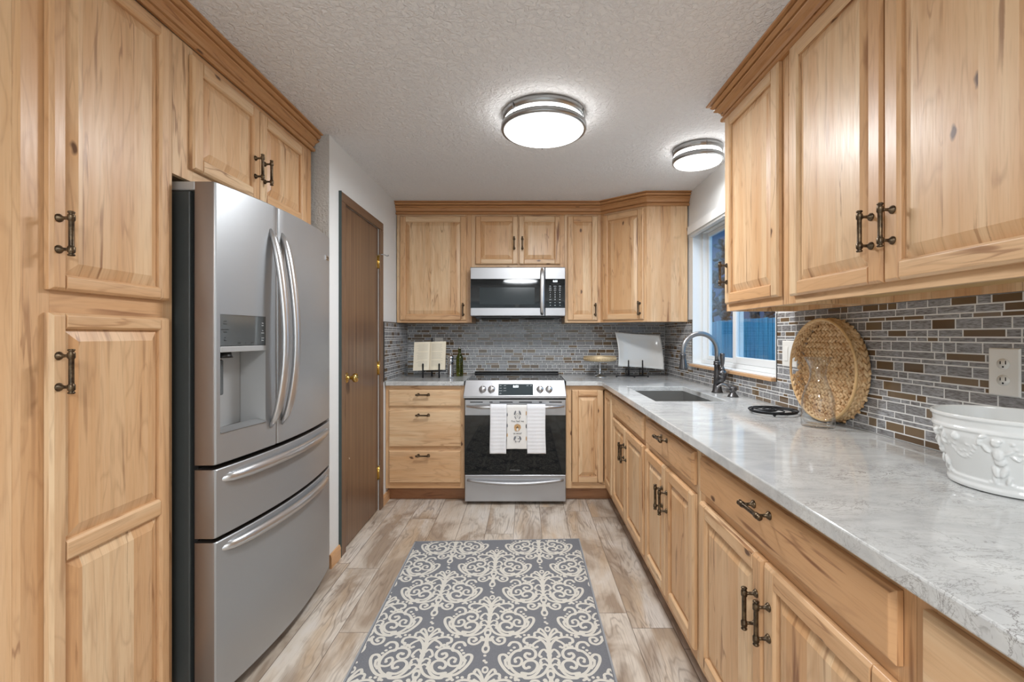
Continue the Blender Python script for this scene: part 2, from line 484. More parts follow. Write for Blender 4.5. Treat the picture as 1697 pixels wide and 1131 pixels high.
# ------------------------------------------------------------ room shell
def wallbox(name, boxes, mat, parent=None, bevel=0):
    m = MB()
    for b in boxes: m.box(*b)
    o = m.build(name, mat, parent, bevel=bevel); o['kind'] = 'structure'
    return o
XL, XR, YB = -1.069, 1.249, 4.134
wallbox('floor', [(-2.6, 1.6, -3.0, 4.4, -0.08, 0.0)], M_FLOOR)
wallbox('ceiling', [(-2.6, 1.6, -3.0, 4.4, CEIL, CEIL+0.08)], M_CEIL)
wallbox('wall_back', [(-1.3, 1.6, YB, YB+0.12, 0, CEIL)], M_WALL)
WY0, WY1, WZ0, WZ1 = 2.287, 3.443, 1.04, 2.06
wallbox('wall_right', [(XR, XR+0.12, -3.0, WY0, 0, CEIL), (XR, XR+0.12, WY1, YB, 0, CEIL),
                       (XR, XR+0.12, WY0, WY1, 0, WZ0-0.001), (XR, XR+0.12, WY0, WY1, WZ1, CEIL)], M_WALL)
DY0, DY1, DZ = 2.70, 3.352, 2.045
wallbox('wall_left', [(XL-0.11, XL, 2.512, DY0, 0, CEIL), (XL-0.11, XL, DY1, YB, 0, CEIL), (XL-0.11, XL, DY0, DY1, DZ, CEIL)], M_WALL)
wallbox('wall_return', [(-1.9, XL-0.0005, 2.506, 2.5118, 0, CEIL), (-1.9, XL-0.112, 2.512, 2.64, 0, CEIL)], M_WALLT)
wallbox('wall_alcove', [(-1.9, -1.80, -3.0, 2.505, 0, CEIL)], M_WALL)
wallbox('wall_front', [(-1.79, XR, -3.0, -2.9, 0, CEIL)], M_WALL)
wallbox('wall_pantry', [(-1.19, XL-0.112, 2.66, YB, 0, CEIL)], M_WALL)
# baseboards
def basebd(name, y0, y1):
    m = MB(); fr = frame((XL, 0, 0), (0, 1, 0), (0, 0, 1), (1, 0, 0))
    m.slab(fr, y0, y1, 0.0, 0.075, 0.0005, 0.009, 0.014, (0, 0, 0, 0.018), 0, (1, 0, 0))
    o = m.build(name, M_SILL); o['kind'] = 'structure'
basebd('baseboard_left', 2.506, 2.636); basebd('baseboard_left', 3.416, 3.583)

# ------------------------------------------------------------ door on the left wall
dr = struct('door_1', (XL, 3.03, 0))
m = MB(); m.box(XL-0.04, XL-0.004, DY0+0.004, DY1-0.004, 0.008, DZ-0.004)
m.build('door_slab', M_DOOR, dr, bevel=0.002)
m = MB()
m.box(XL+0.0005, XL+0.015, DY0-0.062, DY0+0.004, 0.0, DZ-0.005)
m.box(XL+0.0005, XL+0.015, DY1-0.004, DY1+0.062, 0.0, DZ-0.005)
m.box(XL+0.0005, XL+0.015, DY0-0.062, DY1+0.062, DZ-0.0045, DZ+0.05, g=(0, 1, 0))
m.build('door_casing', M_CASING, dr, bevel=0.003)
m = MB(); m.box(XL+0.0005, XL+0.0165, DY0-0.0675, DY0-0.0625, 0.0, DZ+0.051)
o = m.build('casing_edge_strip', M_TEALP, dr); o['label'] = 'dark teal painted casing edge'
m = MB()
m.lathe([(0.031, 0), (0.031, 0.004), (0.024, 0.008), (0.011, 0.010), (0.010, 0.030), (0.016, 0.036), (0.026, 0.044), (0.028, 0.056), (0.022, 0.066), (0.0, 0.068)],
        frame((XL-0.003, 2.757, 1.016), (0, 1, 0), (0, 0, 1), (1, 0, 0)), 28)
o = m.build('door_knob', M_BRASS, dr); o['label'] = 'round brass door knob'
for z in (1.80, 1.03, 0.27):
    m = MB()
    m.tube([(XL+0.002, DY1-0.004, z-0.045), (XL+0.002, DY1-0.004, z+0.045)], 0.006, 10)
    m.box(XL-0.0035, XL-0.001, DY1-0.03, DY1-0.004, z-0.045, z+0.045)
    m.ellipsoid((XL+0.002, DY1-0.004, z+0.05), (0.006, 0, 0), (0, 0.006, 0), (0, 0, 0.006))
    m.build('hinge', M_BRASS, dr)
m = MB()
m.tube([(XL+0.004, DY1-0.002, 1.857), (XL+0.03, DY1+0.02, 1.86), (XL+0.052, DY1+0.03, 1.851), (XL+0.062, DY1+0.034, 1.856)], [0.005, 0.004, 0.004, 0.006], 8)
m.build('hinge_door_stop', M_NICK, dr)

# ------------------------------------------------------------ window and what is outside
win = struct('window_1', (XR, (WY0+WY1)/2, WZ0))
m = MB()   # painted reveals
m.box(XR-0.009, 1.368, WY0+0.0005, WY0+0.010, WZ0+0.018, WZ1)
m.box(XR-0.009, 1.368, WY1-0.010, WY1-0.0005, WZ0+0.018, WZ1)
m.box(XR-0.009, 1.368, WY0+0.010, WY1-0.010, WZ1-0.010, WZ1-0.0005)
m.box(1.232, 1.368, WY0+0.011, WY1-0.011, WZ0+0.018, WZ0+0.024)
m.build('window_jamb', M_WHITE, win, bevel=0.001)
m = MB()
m.slab(IDF, 1.214, 1.310, WY0-0.004+0.006, WY1-0.002, WZ0, WZ0+0.0175, WZ0+0.0175, gl=(0, 1, 0))
m.build('window_sill', M_SILL, win, bevel=0.002)
def wframe(name, x0, x1, y0, y1, z0, z1, t, parent):
    m = MB()
    m.box(x0, x1, y0, y0+t, z0, z1); m.box(x0, x1, y1-t, y1, z0, z1)
    m.box(x0, x1, y0+t, y1-t, z0, z0+t); m.box(x0, x1, y0+t, y1-t, z1-t, z1)
    return m.build(name, M_WHITE, parent, bevel=0.003)
z0 = WZ0+0.0245
wframe('window_frame', 1.306, 1.367, WY0+0.011, WY1-0.011, z0, WZ1-0.011, 0.028, win)
sa = wframe('fixed_sash', 1.336, 1.362, 2.885, WY1-0.040, z0+0.029, WZ1-0.041, 0.028, win)
sb = wframe('sliding_sash', 1.309, 1.335, WY0+0.040, 2.925, z0+0.029, WZ1-0.041, 0.042, win)
m = MB(); m.box(1.346, 1.350, 2.912, WY1-0.067, z0+0.056, WZ1-0.068); m.build('glass_pane', M_PANE, sa)
m = MB(); m.box(1.320, 1.324, WY0+0.081, 2.884, z0+0.070, WZ1-0.082); m.build('glass_pane', M_PANE, sb)
m = MB(); m.slab(frame((0, 0, 0), (0, 1, 0), (0, 0, 1), (1, 0, 0)), WY0-0.01, WY1+0.005, 2.018, 2.078, 1.205, 1.2475, 1.2475)
for i in range(4):
    m.box(1.212, 1.246, WY0+0.0, WY1-0.0, 2.0-0.0+i*0.0045, 2.0+0.003+i*0.0045)
o = m.build('window_blind', M_BLIND, None, bevel=0.004)
tag(o, 'white raised blind packed up at the top of the window over the sink', 'blind')

def dusk_wood():
    t = NT('weathered_fence'); x, y, z = t.sep(t.coord('Object'))
    n = t.noise(t.comb(x, t.math('MULTIPLY', y, 1.0), t.math('MULTIPLY', z, 0.06)), 22, 3)
    r = t.white(t.math('FLOOR', t.math('DIVIDE', y, 0.145)))
    c = t.mix(t.rng(n, 0.3, 0.7), srgb(92, 120, 128), srgb(150, 172, 176))
    c = t.mix(t.math('MULTIPLY', r, 0.5), c, srgb(110, 112, 130))
    t.set(Base_Color=c, Roughness=0.8)
    return t.m
M_FENCE = dusk_wood()
fz = thing('garden_fence', 'weathered blue grey board fence outside beyond the window over the sink', 'fence', (3.9, 7.5, 0))
m = MB(); y = 3.5
while y < 13.0:
    h = 1.55+random.uniform(-0.012, 0.012)
    m.slab(frame((3.9, 0, 0), (0, -1, 0), (0, 0, 1), (-1, 0, 0)), -y-0.138, -y, 0.0, h, 0, 0.02, 0.02); y += 0.145
m.build('boards', M_FENCE, fz, bevel=0.003)
m = MB()
for z in (0.35, 1.25): m.box(3.9005, 3.94, 3.5, 13.0, z, z+0.09)
m.build('rail', M_FENCE, fz)
wallbox('ground_outside', [(1.6, 9, -1, 16, -0.3, -0.001)], simple('dark_soil', srgb(58, 62, 52), 0.9))
# neighbour's dark red eave and bark-textured tree beyond the fence
def bark():
    t = NT('dusky_foliage'); n = t.noise(t.coord('Object'), 7, 4, 0.7)
    t.set(Base_Color=t.mix(t.rng(n, 0.35, 0.65), srgb(52, 50, 44), srgb(150, 128, 124)), Roughness=0.9)
    return t.m
M_FOL = bark()
tr = thing('garden_tree', 'dim purple brown leafy tree outside behind the board fence', 'tree', (5.6, 11.2, 0))
m = MB(); m.tube([(5.6, 11.2, 0), (5.65, 11.3, 1.2), (5.6, 11.4, 2.6)], [0.16, 0.13, 0.07], 9); m.build('trunk', M_FOL, tr)
m = MB(); R = random.Random(3)
for i in range(420):
    a = R.uniform(0, 2*PI); h = R.uniform(1.1, 3.6); rr = (1.45-abs(h-2.3)*0.5)*R.uniform(0.5, 1)
    d = Vector((R.uniform(-1, 1), R.uniform(-1, 1), R.uniform(-1, 1))).normalized(); e = d.cross(Vector((0, 0.3, 1))).normalized()
    m.ellipsoid((5.6+rr*math.cos(a), 11.3+rr*math.sin(a), h), d*0.14, e*0.09, d.cross(e)*0.05, 6, 4)
m.build('foliage', M_FOL, tr)
hs = thing('neighbouring_house', 'dark dusky purple house side with deep eave outside beyond the fence', 'building', (7.4, 13.0, 0))
m = MB(); m.box(7.2, 7.7, 5.0, 26, 0, 5.4); m.build('siding', simple('dark_red_siding', srgb(112, 96, 112), 0.9), hs)
m = MB(); m.box(6.5, 7.9, 4.8, 26.2, 5.4, 5.6); m.build('eave', simple('eave_paint', srgb(86, 84, 90), 0.9), hs)

# ------------------------------------------------------------ cabinet kit
FB = frame((0, 3.80, 0), (1, 0, 0), (0, 0, 1), (0, -1, 0))       # back wall uppers, face plane
FBL = frame((0, 3.509, 0), (1, 0, 0), (0, 0, 1), (0, -1, 0))     # back wall base units
FRL = frame((0.61, 0, 0), (0, -1, 0), (0, 0, 1), (-1, 0, 0))     # right base run, u = -y
FRU = frame((0.927, 0, 0), (0, -1, 0), (0, 0, 1), (-1, 0, 0))    # right uppers
FLT = frame((-1.155, 0, 0), (0, 1, 0), (0, 0, 1), (1, 0, 0))     # tall units on the left

def pull_mesh():
    m = MB()
    fr = frame((0, 0, 0.031), (0, 0, 1), (0, 1, 0), (-1, 0, 0))
    prof = [(0.0, -0.055), (0.0062, -0.0545), (0.0078, -0.052), (0.0062, -0.0495), (0.0048, -0.048), (0.0074, -0.0455), (0.0078, -0.0425),
            (0.0078, -0.033), (0.0062, -0.031), (0.0056, -0.029)]
    prof += [(r, -z) for r, z in prof[::-1]]
    m.lathe(prof, fr, 14)
    for s in (-0.038, 0.038):
        m.lathe([(0.0105, 0.0), (0.0105, 0.002), (0.0085, 0.005), (0.0045, 0.009), (0.0038, 0.018), (0.0046, 0.030)], at(s, 0, 0), 12)
    o = m.build('pull_source', M_BRONZE); me = o.data; bpy.data.objects.remove(o); me.name = 'pull'
    return me
PULL = pull_mesh()
def pull(parent, fr, u, v, w, vertical=True):
    o = bpy.data.objects.new('handle', PULL); C.objects.link(o); o.parent = parent
    R = fr.to_3x3(); U, V, W = R.col[0], R.col[1], R.col[2]
    if vertical: X, Y = V, -U
    else: X, Y = U, V
    o.rotation_euler = Matrix((X, Y, W)).transposed().to_euler()
    o.location = (fr @ Vector((u, v, w)))-worg(parent)
    o['label'] = 'aged bronze bar pull'
    return o

DT = 0.020
def door(parent, fr, u0, u1, v0, v1, hand=None, mid=None, name='door', st=0.050):
    m = MB(); e = 0.007; w0, wm, w1 = 0.001, 0.0135, DT
    vg = (0, 1, 0); ug = (1, 0, 0); q = 0.006
    m.slab(fr, u0, u0+st, v0, v1, w0, wm, w1, (e, q, e, e), 0, vg)
    m.slab(fr, u1-st, u1, v0, v1, w0, wm, w1, (q, e, e, e), 0, vg)
    m.slab(fr, u0+st-0.0002, u1-st+0.0002, v0, v0+st, w0, wm, w1, (0, 0, e, q), 0, ug)
    m.slab(fr, u0+st-0.0002, u1-st+0.0002, v1-st, v1, w0, wm, w1, (0, 0, q, e), 0, ug)
    sec = [(v0+st, v1-st)]
    if mid:
        m.slab(fr, u0+st-0.0002, u1-st+0.0002, mid[0], mid[1], w0, wm, w1, (0, 0, q, q), 0, ug)
        sec = [(v0+st, mid[0]), (mid[1], v1-st)]
    for a, b in sec:
        bw = min(0.034, (u1-u0-2*st)*0.22)
        m.slab(fr, u0+st-0.003, u1-st+0.003, a-0.003, b+0.003, w0, 0.0035, 0.0160, (bw, bw, 0.034, 0.034), 1, vg)
    o = m.build(name, [M_WF, M_WP], parent, bevel=0.0012)
    if hand: pull(o, fr, hand[0], hand[1], DT, True)
    return o
def drawer(parent, fr, u0, u1, v0, v1, hand=None, name='drawer'):
    m = MB(); e = 0.009
    m.slab(fr, u0, u1, v0, v1, 0.001, 0.012, DT, (e, e, e, e), 0, (1, 0, 0))
    o = m.build(name, [M_WF], parent, bevel=0.0012)
    if hand: pull(o, fr, hand[0], hand[1], DT, False)
    return o

def carcass(parent, fr, u0, u1, v0, v1, depth, stiles, rails, open_top=False, recess=0.0, toe=0, name='carcass', bottom_mat=None, side_l=True):
    """face frame plus side, back, top and bottom panels; u along the run, v up, w out"""
    m = MB(); t = 0.018; W = -0.0192
    m.slab(fr, u0, u0+t, v0, v1, -depth, W, W, mat=1)
    m.slab(fr, u1-t, u1, v0, v1, -depth, W, W, mat=1)
    m.slab(fr, u0+t, u1-t, v0, v1, -depth, -depth+0.008, -depth+0.008, mat=1)
    m.slab(fr, u0+t, u1-t, v0+recess, v0+recess+t, -depth+0.009, W, W, mat=2, gl=(1, 0, 0))
    if not open_top: m.slab(fr, u0+t, u1-t, v1-t, v1, -depth+0.009, W, W, mat=1, gl=(1, 0, 0))
    o = m.build(name, [M_WF, M_WP, bottom_mat or M_WF], parent)
    m = MB()
    for a, b in stiles: m.slab(fr, a, b, v0, v1, W+0.0001, 0, 0, mat=0)
    ss = sorted(stiles)
    for a, b in rails:
        for i in range(len(ss)-1):
            if ss[i+1][0]-ss[i][1] > 0.005: m.slab(fr, ss[i][1], ss[i+1][0], a, b, W+0.0001, 0, 0, mat=0, gl=(1, 0, 0))
    m.build('face_frame', [M_WF], parent, bevel=0.0008)
    return o
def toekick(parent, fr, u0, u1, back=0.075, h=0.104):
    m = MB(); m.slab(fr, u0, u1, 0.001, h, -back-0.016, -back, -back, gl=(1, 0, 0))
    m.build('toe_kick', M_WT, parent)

BT = 0.889                                                # top of the base units
GB = 'hickory base cabinets'; GU = 'hickory wall cabinets'
# --- back run, left: three drawers
c1 = thing('base_cabinet', 'knotty wood base cabinet with three stacked drawers, left of the range', 'cabinet', (-0.77, 3.7, 0), GB)
carcass(c1, FBL, -1.066, -0.468, 0.106, BT, 0.612, [(-1.066, -1.033), (-0.500, -0.468)], [(0.106, 0.160), (0.395, 0.425), (0.69, 0.745), (0.855, BT)])
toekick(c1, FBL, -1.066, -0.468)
drawer(c1, FBL, -1.039, -0.493, 0.730, 0.856, (-0.775, 0.822))
drawer(c1, FBL, -1.039, -0.493, 0.424, 0.702, (-0.775, 0.668))
drawer(c1, FBL, -1.039, -0.493, 0.150, 0.397, (-0.775, 0.363))
# --- corner unit: L shape with folding door, its right leg turns along the right run
c2 = thing('base_cabinet', 'corner wood base cabinet with narrow raised-panel doors, right of the range', 'cabinet', (0.75, 3.75, 0), GB)
m = MB()
m.box(0.302, 0.320, 3.529, 4.12, 0.106, BT, 1); m.box(0.32, 1.235, 4.102, 4.12, 0.106, BT, 1)
m.box(0.32, 1.235, 3.529, 4.10, 0.106, 0.124, 0, g=(1, 0, 0)); m.box(0.63, 1.235, 3.19, 3.528, 0.106, 0.124, 0, g=(1, 0, 0))
m.build('carcass', [M_WF, M_WP], c2)
m = MB()
m.slab(FBL, 0.302, 0.345, 0.106, BT, -0.019, 0, 0); m.slab(FBL, 0.345, 0.61, 0.106, 0.160, -0.019, 0, 0, gl=(1, 0, 0))
m.slab(FBL, 0.345, 0.61, 0.855, BT, -0.019, 0, 0, gl=(1, 0, 0))
m.slab(FRL, -3.509, -3.212, 0.106, 0.160, -0.019, 0, 0, gl=(1, 0, 0)); m.slab(FRL, -3.509, -3.212, 0.855, BT, -0.019, 0, 0, gl=(1, 0, 0))
m.slab(FRL, -3.212, -3.187, 0.106, BT, -0.019, 0, 0)
m.build('face_frame', M_WF, c2, bevel=0.0008)
toekick(c2, FBL, 0.302, 0.685); 
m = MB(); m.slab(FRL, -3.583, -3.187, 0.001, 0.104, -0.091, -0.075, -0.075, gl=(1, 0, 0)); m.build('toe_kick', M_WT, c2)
door(c2, FBL, 0.348, 0.588, 0.152, 0.856)
door(c2, FRL, -3.487, -3.215, 0.152, 0.856)
# --- sink base
SK = dict(u0=-3.186, u1=-2.316)
c3 = thing('base_cabinet', 'wood sink base cabinet with two doors under a plain false drawer front', 'cabinet', (0.9, 2.75, 0), GB)
carcass(c3, FRL, -3.186, -2.316, 0.106, BT, 0.62, [(-3.186, -3.150), (-2.350, -2.316)], [(0.106, 0.160), (0.70, 0.745), (0.855, BT)], open_top=True)
toekick(c3, FRL, -3.186, -2.316)
drawer(c3, FRL, -3.170, -2.346, 0.738, 0.858, None, 'false_drawer_front')
door(c3, FRL, -3.160, -2.756, 0.152, 0.708, (-2.783, 0.570))
door(c3, FRL, -2.750, -2.343, 0.152, 0.708, (-2.722, 0.570))
# --- second right unit
c4 = thing('base_cabinet', 'wood base cabinet with short drawer over two narrow doors, next to the sink base', 'cabinet', (0.9, 1.96, 0), GB)
carcass(c4, FRL, -2.315, -1.608, 0.106, BT, 0.62, [(-2.315, -2.28), (-1.645, -1.608)], [(0.106, 0.160), (0.70, 0.745), (0.855, BT)])
toekick(c4, FRL, -2.315, -1.608)
drawer(c4, FRL, -2.287, -1.640, 0.737, 0.856, (-1.97, 0.829))
door(c4, FRL, -2.300, -1.970, 0.152, 0.706, (-1.998, 0.570))
door(c4, FRL, -1.964, -1.637, 0.152, 0.706, (-1.936, 0.570))
# --- third right unit
c5 = thing('base_cabinet', 'wide wood base cabinet with a long streaked drawer over two doors, in the right foreground', 'cabinet', (0.9, 1.16, 0), GB)
carcass(c5, FRL, -1.607, -0.721, 0.106, BT, 0.62, [(-1.607, -1.57), (-0.755, -0.721)], [(0.106, 0.160), (0.70, 0.745), (0.855, BT)])
toekick(c5, FRL, -1.607, -0.721)
drawer(c5, FRL, -1.574, -0.744, 0.735, 0.858, (-1.157, 0.8325))
door(c5, FRL, -1.578, -1.157, 0.152, 0.704, (-1.183, 0.570))
door(c5, FRL, -1.151, -0.744, 0.152, 0.704, (-1.122, 0.570))
# --- fourth right unit, mostly out of the frame
c6 = thing('base_cabinet', 'nearest wood base cabinet at the lower right corner, only its drawer corner in view', 'cabinet', (0.9, 0.3, 0), GB)
carcass(c6, FRL, -0.720, 0.12, 0.106, BT, 0.62, [(-0.72, -0.685), (0.085, 0.12)], [(0.106, 0.160), (0.70, 0.745), (0.855, BT)])
toekick(c6, FRL, -0.720, 0.12)
drawer(c6, FRL, -0.6955, 0.095, 0.735, 0.858, (-0.30, 0.8325))
door(c6, FRL, -0.695, -0.302, 0.152, 0.704, (-0.33, 0.570))
door(c6, FRL, -0.297, 0.095, 0.152, 0.704, (-0.27, 0.570))

# --- back uppers
UB, UT = 1.374, 2.27
k1 = thing('wall_cabinet', 'single door wall cabinet with wavy dark streaks, left of the microwave', 'cabinet', (-0.75, 3.95, UB), GU)
carcass(k1, FB, -1.063, -0.447, UB, UT, 0.32, [(-1.063, -1.028), (-0.497, -0.447)], [(UB, UB+0.03), (2.235, UT)])
door(k1, FB, -1.036, -0.489, 1.3925, 2.248, (-0.514, 1.478))
k2 = thing('wall_cabinet', 'short two door wall cabinet above the microwave', 'cabinet', (-0.07, 3.95, 1.82), GU)
carcass(k2, FB, -0.446, 0.317, 1.822, UT, 0.32, [(-0.446, -0.408), (-0.075, -0.05), (0.275, 0.317)], [(1.822, 1.862), (2.235, UT)])
door(k2, FB, -0.416, -0.066, 1.852, 2.248, (-0.097, 2.02), st=0.046)
door(k2, FB, -0.059, 0.281, 1.852, 2.248, (-0.030, 2.02), st=0.046)
k3 = thing('wall_cabinet', 'narrow single door wall cabinet, right of the microwave', 'cabinet', (0.47, 3.95, UB), GU)
carcass(k3, FB, 0.318, 0.6165, UB, UT, 0.32, [(0.318, 0.347), (0.582, 0.6165)], [(UB, UB+0.03), (2.235, UT)])
door(k3, FB, 0.340, 0.589, 1.3925, 2.248, (0.566, 1.478))
# diagonal corner
k4 = thing('wall_cabinet', 'diagonal corner wall cabinet with one angled door and a plain side facing the room', 'cabinet', (0.95, 3.85, UB), GU)
A = Vector((0.617, 3.80, 0)); B = Vector((0.927, 3.539, 0)); U = (B-A).normalized(); DL = (B-A).length
FD = frame(A, U, (0, 0, 1), U.cross(Vector((0, 0, 1))))
m = MB()
m.box(0.927, 1.238, 3.539, 3.557, UB, UT, 1)
m.add([(0.618, 3.83, UB+0.01), (0.93, 3.565, UB+0.01), (1.238, 3.565, UB+0.01), (1.238, 4.12, UB+0.01), (0.618, 4.12, UB+0.01),
       (0.618, 3.83, UB+0.028), (0.93, 3.565, UB+0.028), (1.238, 3.565, UB+0.028), (1.238, 4.12, UB+0.028), (0.618, 4.12, UB+0.028)],
      [(4, 3, 2, 1, 0), (5, 6, 7, 8, 9), (0, 1, 6, 5), (1, 2, 7, 6), (2, 3, 8, 7), (3, 4, 9, 8), (4, 0, 5, 9)], 0, (1, 0, 0))
m.build('carcass', [M_WF, M_WP], k4)
m = MB()
m.slab(FD, 0.0, 0.03, UB, UT, -0.019, 0, 0); m.slab(FD, DL-0.034, DL, UB, UT, -0.019, 0, 0)
m.slab(FD, 0.03, DL-0.034, UB, UB+0.03, -0.019, 0, 0, gl=(1, 0, 0)); m.slab(FD, 0.03, DL-0.034, 2.235, UT, -0.019, 0, 0, gl=(1, 0, 0))
m.build('face_frame', M_WF, k4, bevel=0.0008)
door(k4, FD, 0.022, DL-0.022, 1.3925, 2.248, (DL-0.050, 1.478))

# --- right uppers
k5 = thing('wall_cabinet', 'single door wall cabinet beside the window, its pull seen against the glass', 'cabinet', (1.08, 1.88, 1.38), GU)
RB = 1.380; RT = 2.27
carcass(k5, FRU, -2.135, -1.632, RB, RT, 0.310, [(-2.135, -2.10), (-1.675, -1.632)], [(RB, RB+0.038), (2.24, RT)], recess=0.022, bottom_mat=M_UNDER)
door(k5, FRU, -2.112, -1.668, 1.411, 2.262, (-2.086, 1.548))
k6 = thing('wall_cabinet', 'large two door wall cabinet at the upper right, hung over the long counter', 'cabinet', (1.08, 1.17, 1.38), GU)
carcass(k6, FRU, -1.631, -0.60, RB, RT, 0.310, [(-1.631, -1.588), (-0.64, -0.60)], [(RB, RB+0.038), (2.24, RT)], recess=0.022, bottom_mat=M_UNDER)
door(k6, FRU, -1.597, -1.180, 1.405, 2.262, (-1.213, 1.543))
door(k6, FRU, -1.174, -0.745, 1.405, 2.262, (-1.142, 1.543))

# --- left tall pantry and over-fridge unit
k7 = thing('pantry_cabinet', 'tall knotty wood pantry cabinet with upper and lower door, left of the refrigerator', 'cabinet', (-1.45, 1.28, 0))
LT = 2.26
carcass(k7, FLT, 1.054, 1.506, 0.106, LT, 0.62, [(1.054, 1.118), (1.466, 1.506)], [(0.106, 0.16), (1.315, 1.392), (2.225, LT)])
toekick(k7, FLT, 1.054, 1.506)
door(k7, FLT, 1.104, 1.476, 0.152, 1.325, (1.121, 1.182), mid=(0.708, 0.760), st=0.040)
door(k7, FLT, 1.104, 1.476, 1.380, 2.243, (1.121, 1.517), st=0.040)
k8 = thing('wall_cabinet', 'two door wall cabinet above the refrigerator', 'cabinet', (-1.45, 1.98, 1.80), GU)
carcass(k8, FLT, 1.507, 2.480, 1.800, LT, 0.62, [(1.507, 1.600), (2.405, 2.480)], [(1.80, 1.85), (2.225, LT)], recess=0.01)
door(k8, FLT, 1.580, 1.974, 1.840, 2.232, (1.936, 1.975))
door(k8, FLT, 1.981, 2.388, 1.840, 2.232, (2.004, 1.975))

# --- crown mouldings
CP = [(0.0, -0.098), (0.014, -0.098), (0.019, -0.092), (0.018, -0.082), (0.004, -0.079), (0.004, -0.074), (0.014, -0.070), (0.018, -0.058), (0.027, -0.047), (0.040, -0.041),
      (0.042, -0.037), (0.028, -0.034), (0.028, -0.029), (0.042, -0.026), (0.050, -0.020), (0.054, -0.014), (0.044, -0.012), (0.044, -0.008), (0.066, -0.006), (0.068, -0.001), (0.0, -0.001)]
def crown(path, label, scale=1.0, closed_prof=CP):
    pts = [Vector((p[0], p[1], 0)) for p in path]; n = len(pts); N = []
    for i in range(n-1):
        d = (pts[i+1]-pts[i]).normalized(); N.append(Vector((d.y, -d.x, 0)))
    offs = []
    for i in range(n):
        if i == 0: offs.append(N[0])
        elif i == n-1: offs.append(N[-1])
        else:
            b = (N[i-1]+N[i]).normalized(); offs.append(b/max(0.3, b.dot(N[i])))
    m = MB(); k = len(closed_prof)
    for i in range(n-1):
        P = []
        for j in (i, i+1):
            for o, z in closed_prof: P.append(pts[j]+offs[j]*(o*scale+0.0006)+Vector((0, 0, CEIL+z)))
        fs = [(a, (a+1) % k, k+(a+1) % k, k+a) for a in range(k)]
        fs.append(tuple(range(k))[::-1]); fs.append(tuple(k+a for a in range(k)))
        m.add(P, fs, 0, (pts[i+1]-pts[i]).normalized())
    o = m.build('crown_moulding', M_WC)
    tag(o, label, 'moulding')
    return o
crown([(-1.068, 3.80), (0.617, 3.80), (0.927, 3.539), (1.248, 3.539)], 'stepped wood crown moulding along the ceiling over the back wall cabinets', 1.0)
crown([(0.927+0.32, 2.137), (0.927, 2.137), (0.927, 0.60)][::1], 'stepped wood crown moulding over the right wall cabinets', 1.0)
crown([(-1.155, 1.054), (-1.155, 2.482), (-1.45, 2.482)], 'stepped wood crown moulding over the pantry and refrigerator', 0.8)

# ------------------------------------------------------------ counters
CT = 0.922
ct = thing('countertop', 'white grey-veined quartz countertop turning the corner with an undermount sink', 'countertop', (0.9, 2.0, BT))
m = MB()
X0, X1, Y0, Y1 = 0.567, 1.238, -0.15, 4.123
sx0, sx1, sy0, sy1 = 0.686, 1.065, 2.433, 3.139
Zb, Zt = BT+0.0005, CT
xs = [X0, sx0, sx1, X1]; ys = [Y0, sy0, sy1, 3.4]
# L outline with the sink hole, vertices shared so the bevel runs cleanly
px = [0.302, 0.49, X0, sx0, sx1, X1]; py = [Y0, sy0, sy1, 3.40, 3.477, Y1]
def keep(i, j):
    xa, xb = px[i], px[i+1]; ya, yb = py[j], py[j+1]
    if xb <= X0+1e-6 and yb <= 3.477+1e-6: return False
    if xa >= sx0-1e-6 and xb <= sx1+1e-6 and ya >= sy0-1e-6 and yb <= sy1+1e-6: return False
    return True
V = {}; verts = []; faces = []
def vid(i, j, k):
    if (i, j, k) not in V:
        V[(i, j, k)] = len(verts); verts.append((px[i], py[j], (Zb, Zt)[k]))
    return V[(i, j, k)]
cells = {(i, j) for i in range(5) for j in range(5) if keep(i, j)}
for (i, j) in sorted(cells):
    faces.append((vid(i, j, 1), vid(i+1, j, 1), vid(i+1, j+1, 1), vid(i, j+1, 1)))
    faces.append((vid(i, j+1, 0), vid(i+1, j+1, 0), vid(i+1, j, 0), vid(i, j, 0)))
    if (i-1, j) not in cells: faces.append((vid(i, j+1, 1), vid(i, j+1, 0), vid(i, j, 0), vid(i, j, 1)))
    if (i+1, j) not in cells: faces.append((vid(i+1, j, 1), vid(i+1, j, 0), vid(i+1, j+1, 0), vid(i+1, j+1, 1)))
    if (i, j-1) not in cells: faces.append((vid(i, j, 1), vid(i, j, 0), vid(i+1, j, 0), vid(i+1, j, 1)))
    if (i, j+1) not in cells: faces.append((vid(i+1, j+1, 1), vid(i+1, j+1, 0), vid(i, j+1, 0), vid(i, j+1, 1)))
# small diagonal at the inside corner
a = len(verts); e = 0.03
verts += [(X0-e, 3.477, Zb), (X0, 3.477-e, Zb), (X0, 3.477, Zb), (X0-e, 3.477, Zt), (X0, 3.477-e, Zt), (X0, 3.477, Zt)]
faces += [(a, a+1, a+4, a+3), (a+3, a+4, a+5), (a+2, a+1, a)]
m.add(verts, faces)
m.build('slab', M_QUARTZ, ct, bevel=0.0035)
m = MB()
t = 0.004; zb = 0.70; g = 0.006
for (a, b, c, d, e, f) in [(sx0-g, sx0-g+t, sy0-g, sy1+g, zb, Zb-0.001), (sx1+g-t, sx1+g, sy0-g, sy1+g, zb, Zb-0.001),
                           (sx0-g+t, sx1+g-t, sy0-g, sy0-g+t, zb, Zb-0.001), (sx0-g+t, sx1+g-t, sy1+g-t, sy1+g, zb, Zb-0.001), (sx0-g, sx1+g, sy0-g, sy1+g, zb-t, zb)]:
    m.box(a, b, c, d, e, f)
m.lathe([(0.045, 0.0005), (0.045, 0.002), (0.03, 0.003), (0.028, 0.001)], at(0.875, 2.9, zb), 20)
o = m.build('sink_basin', M_SINK, ct); o['label'] = 'dark stainless undermount sink basin'
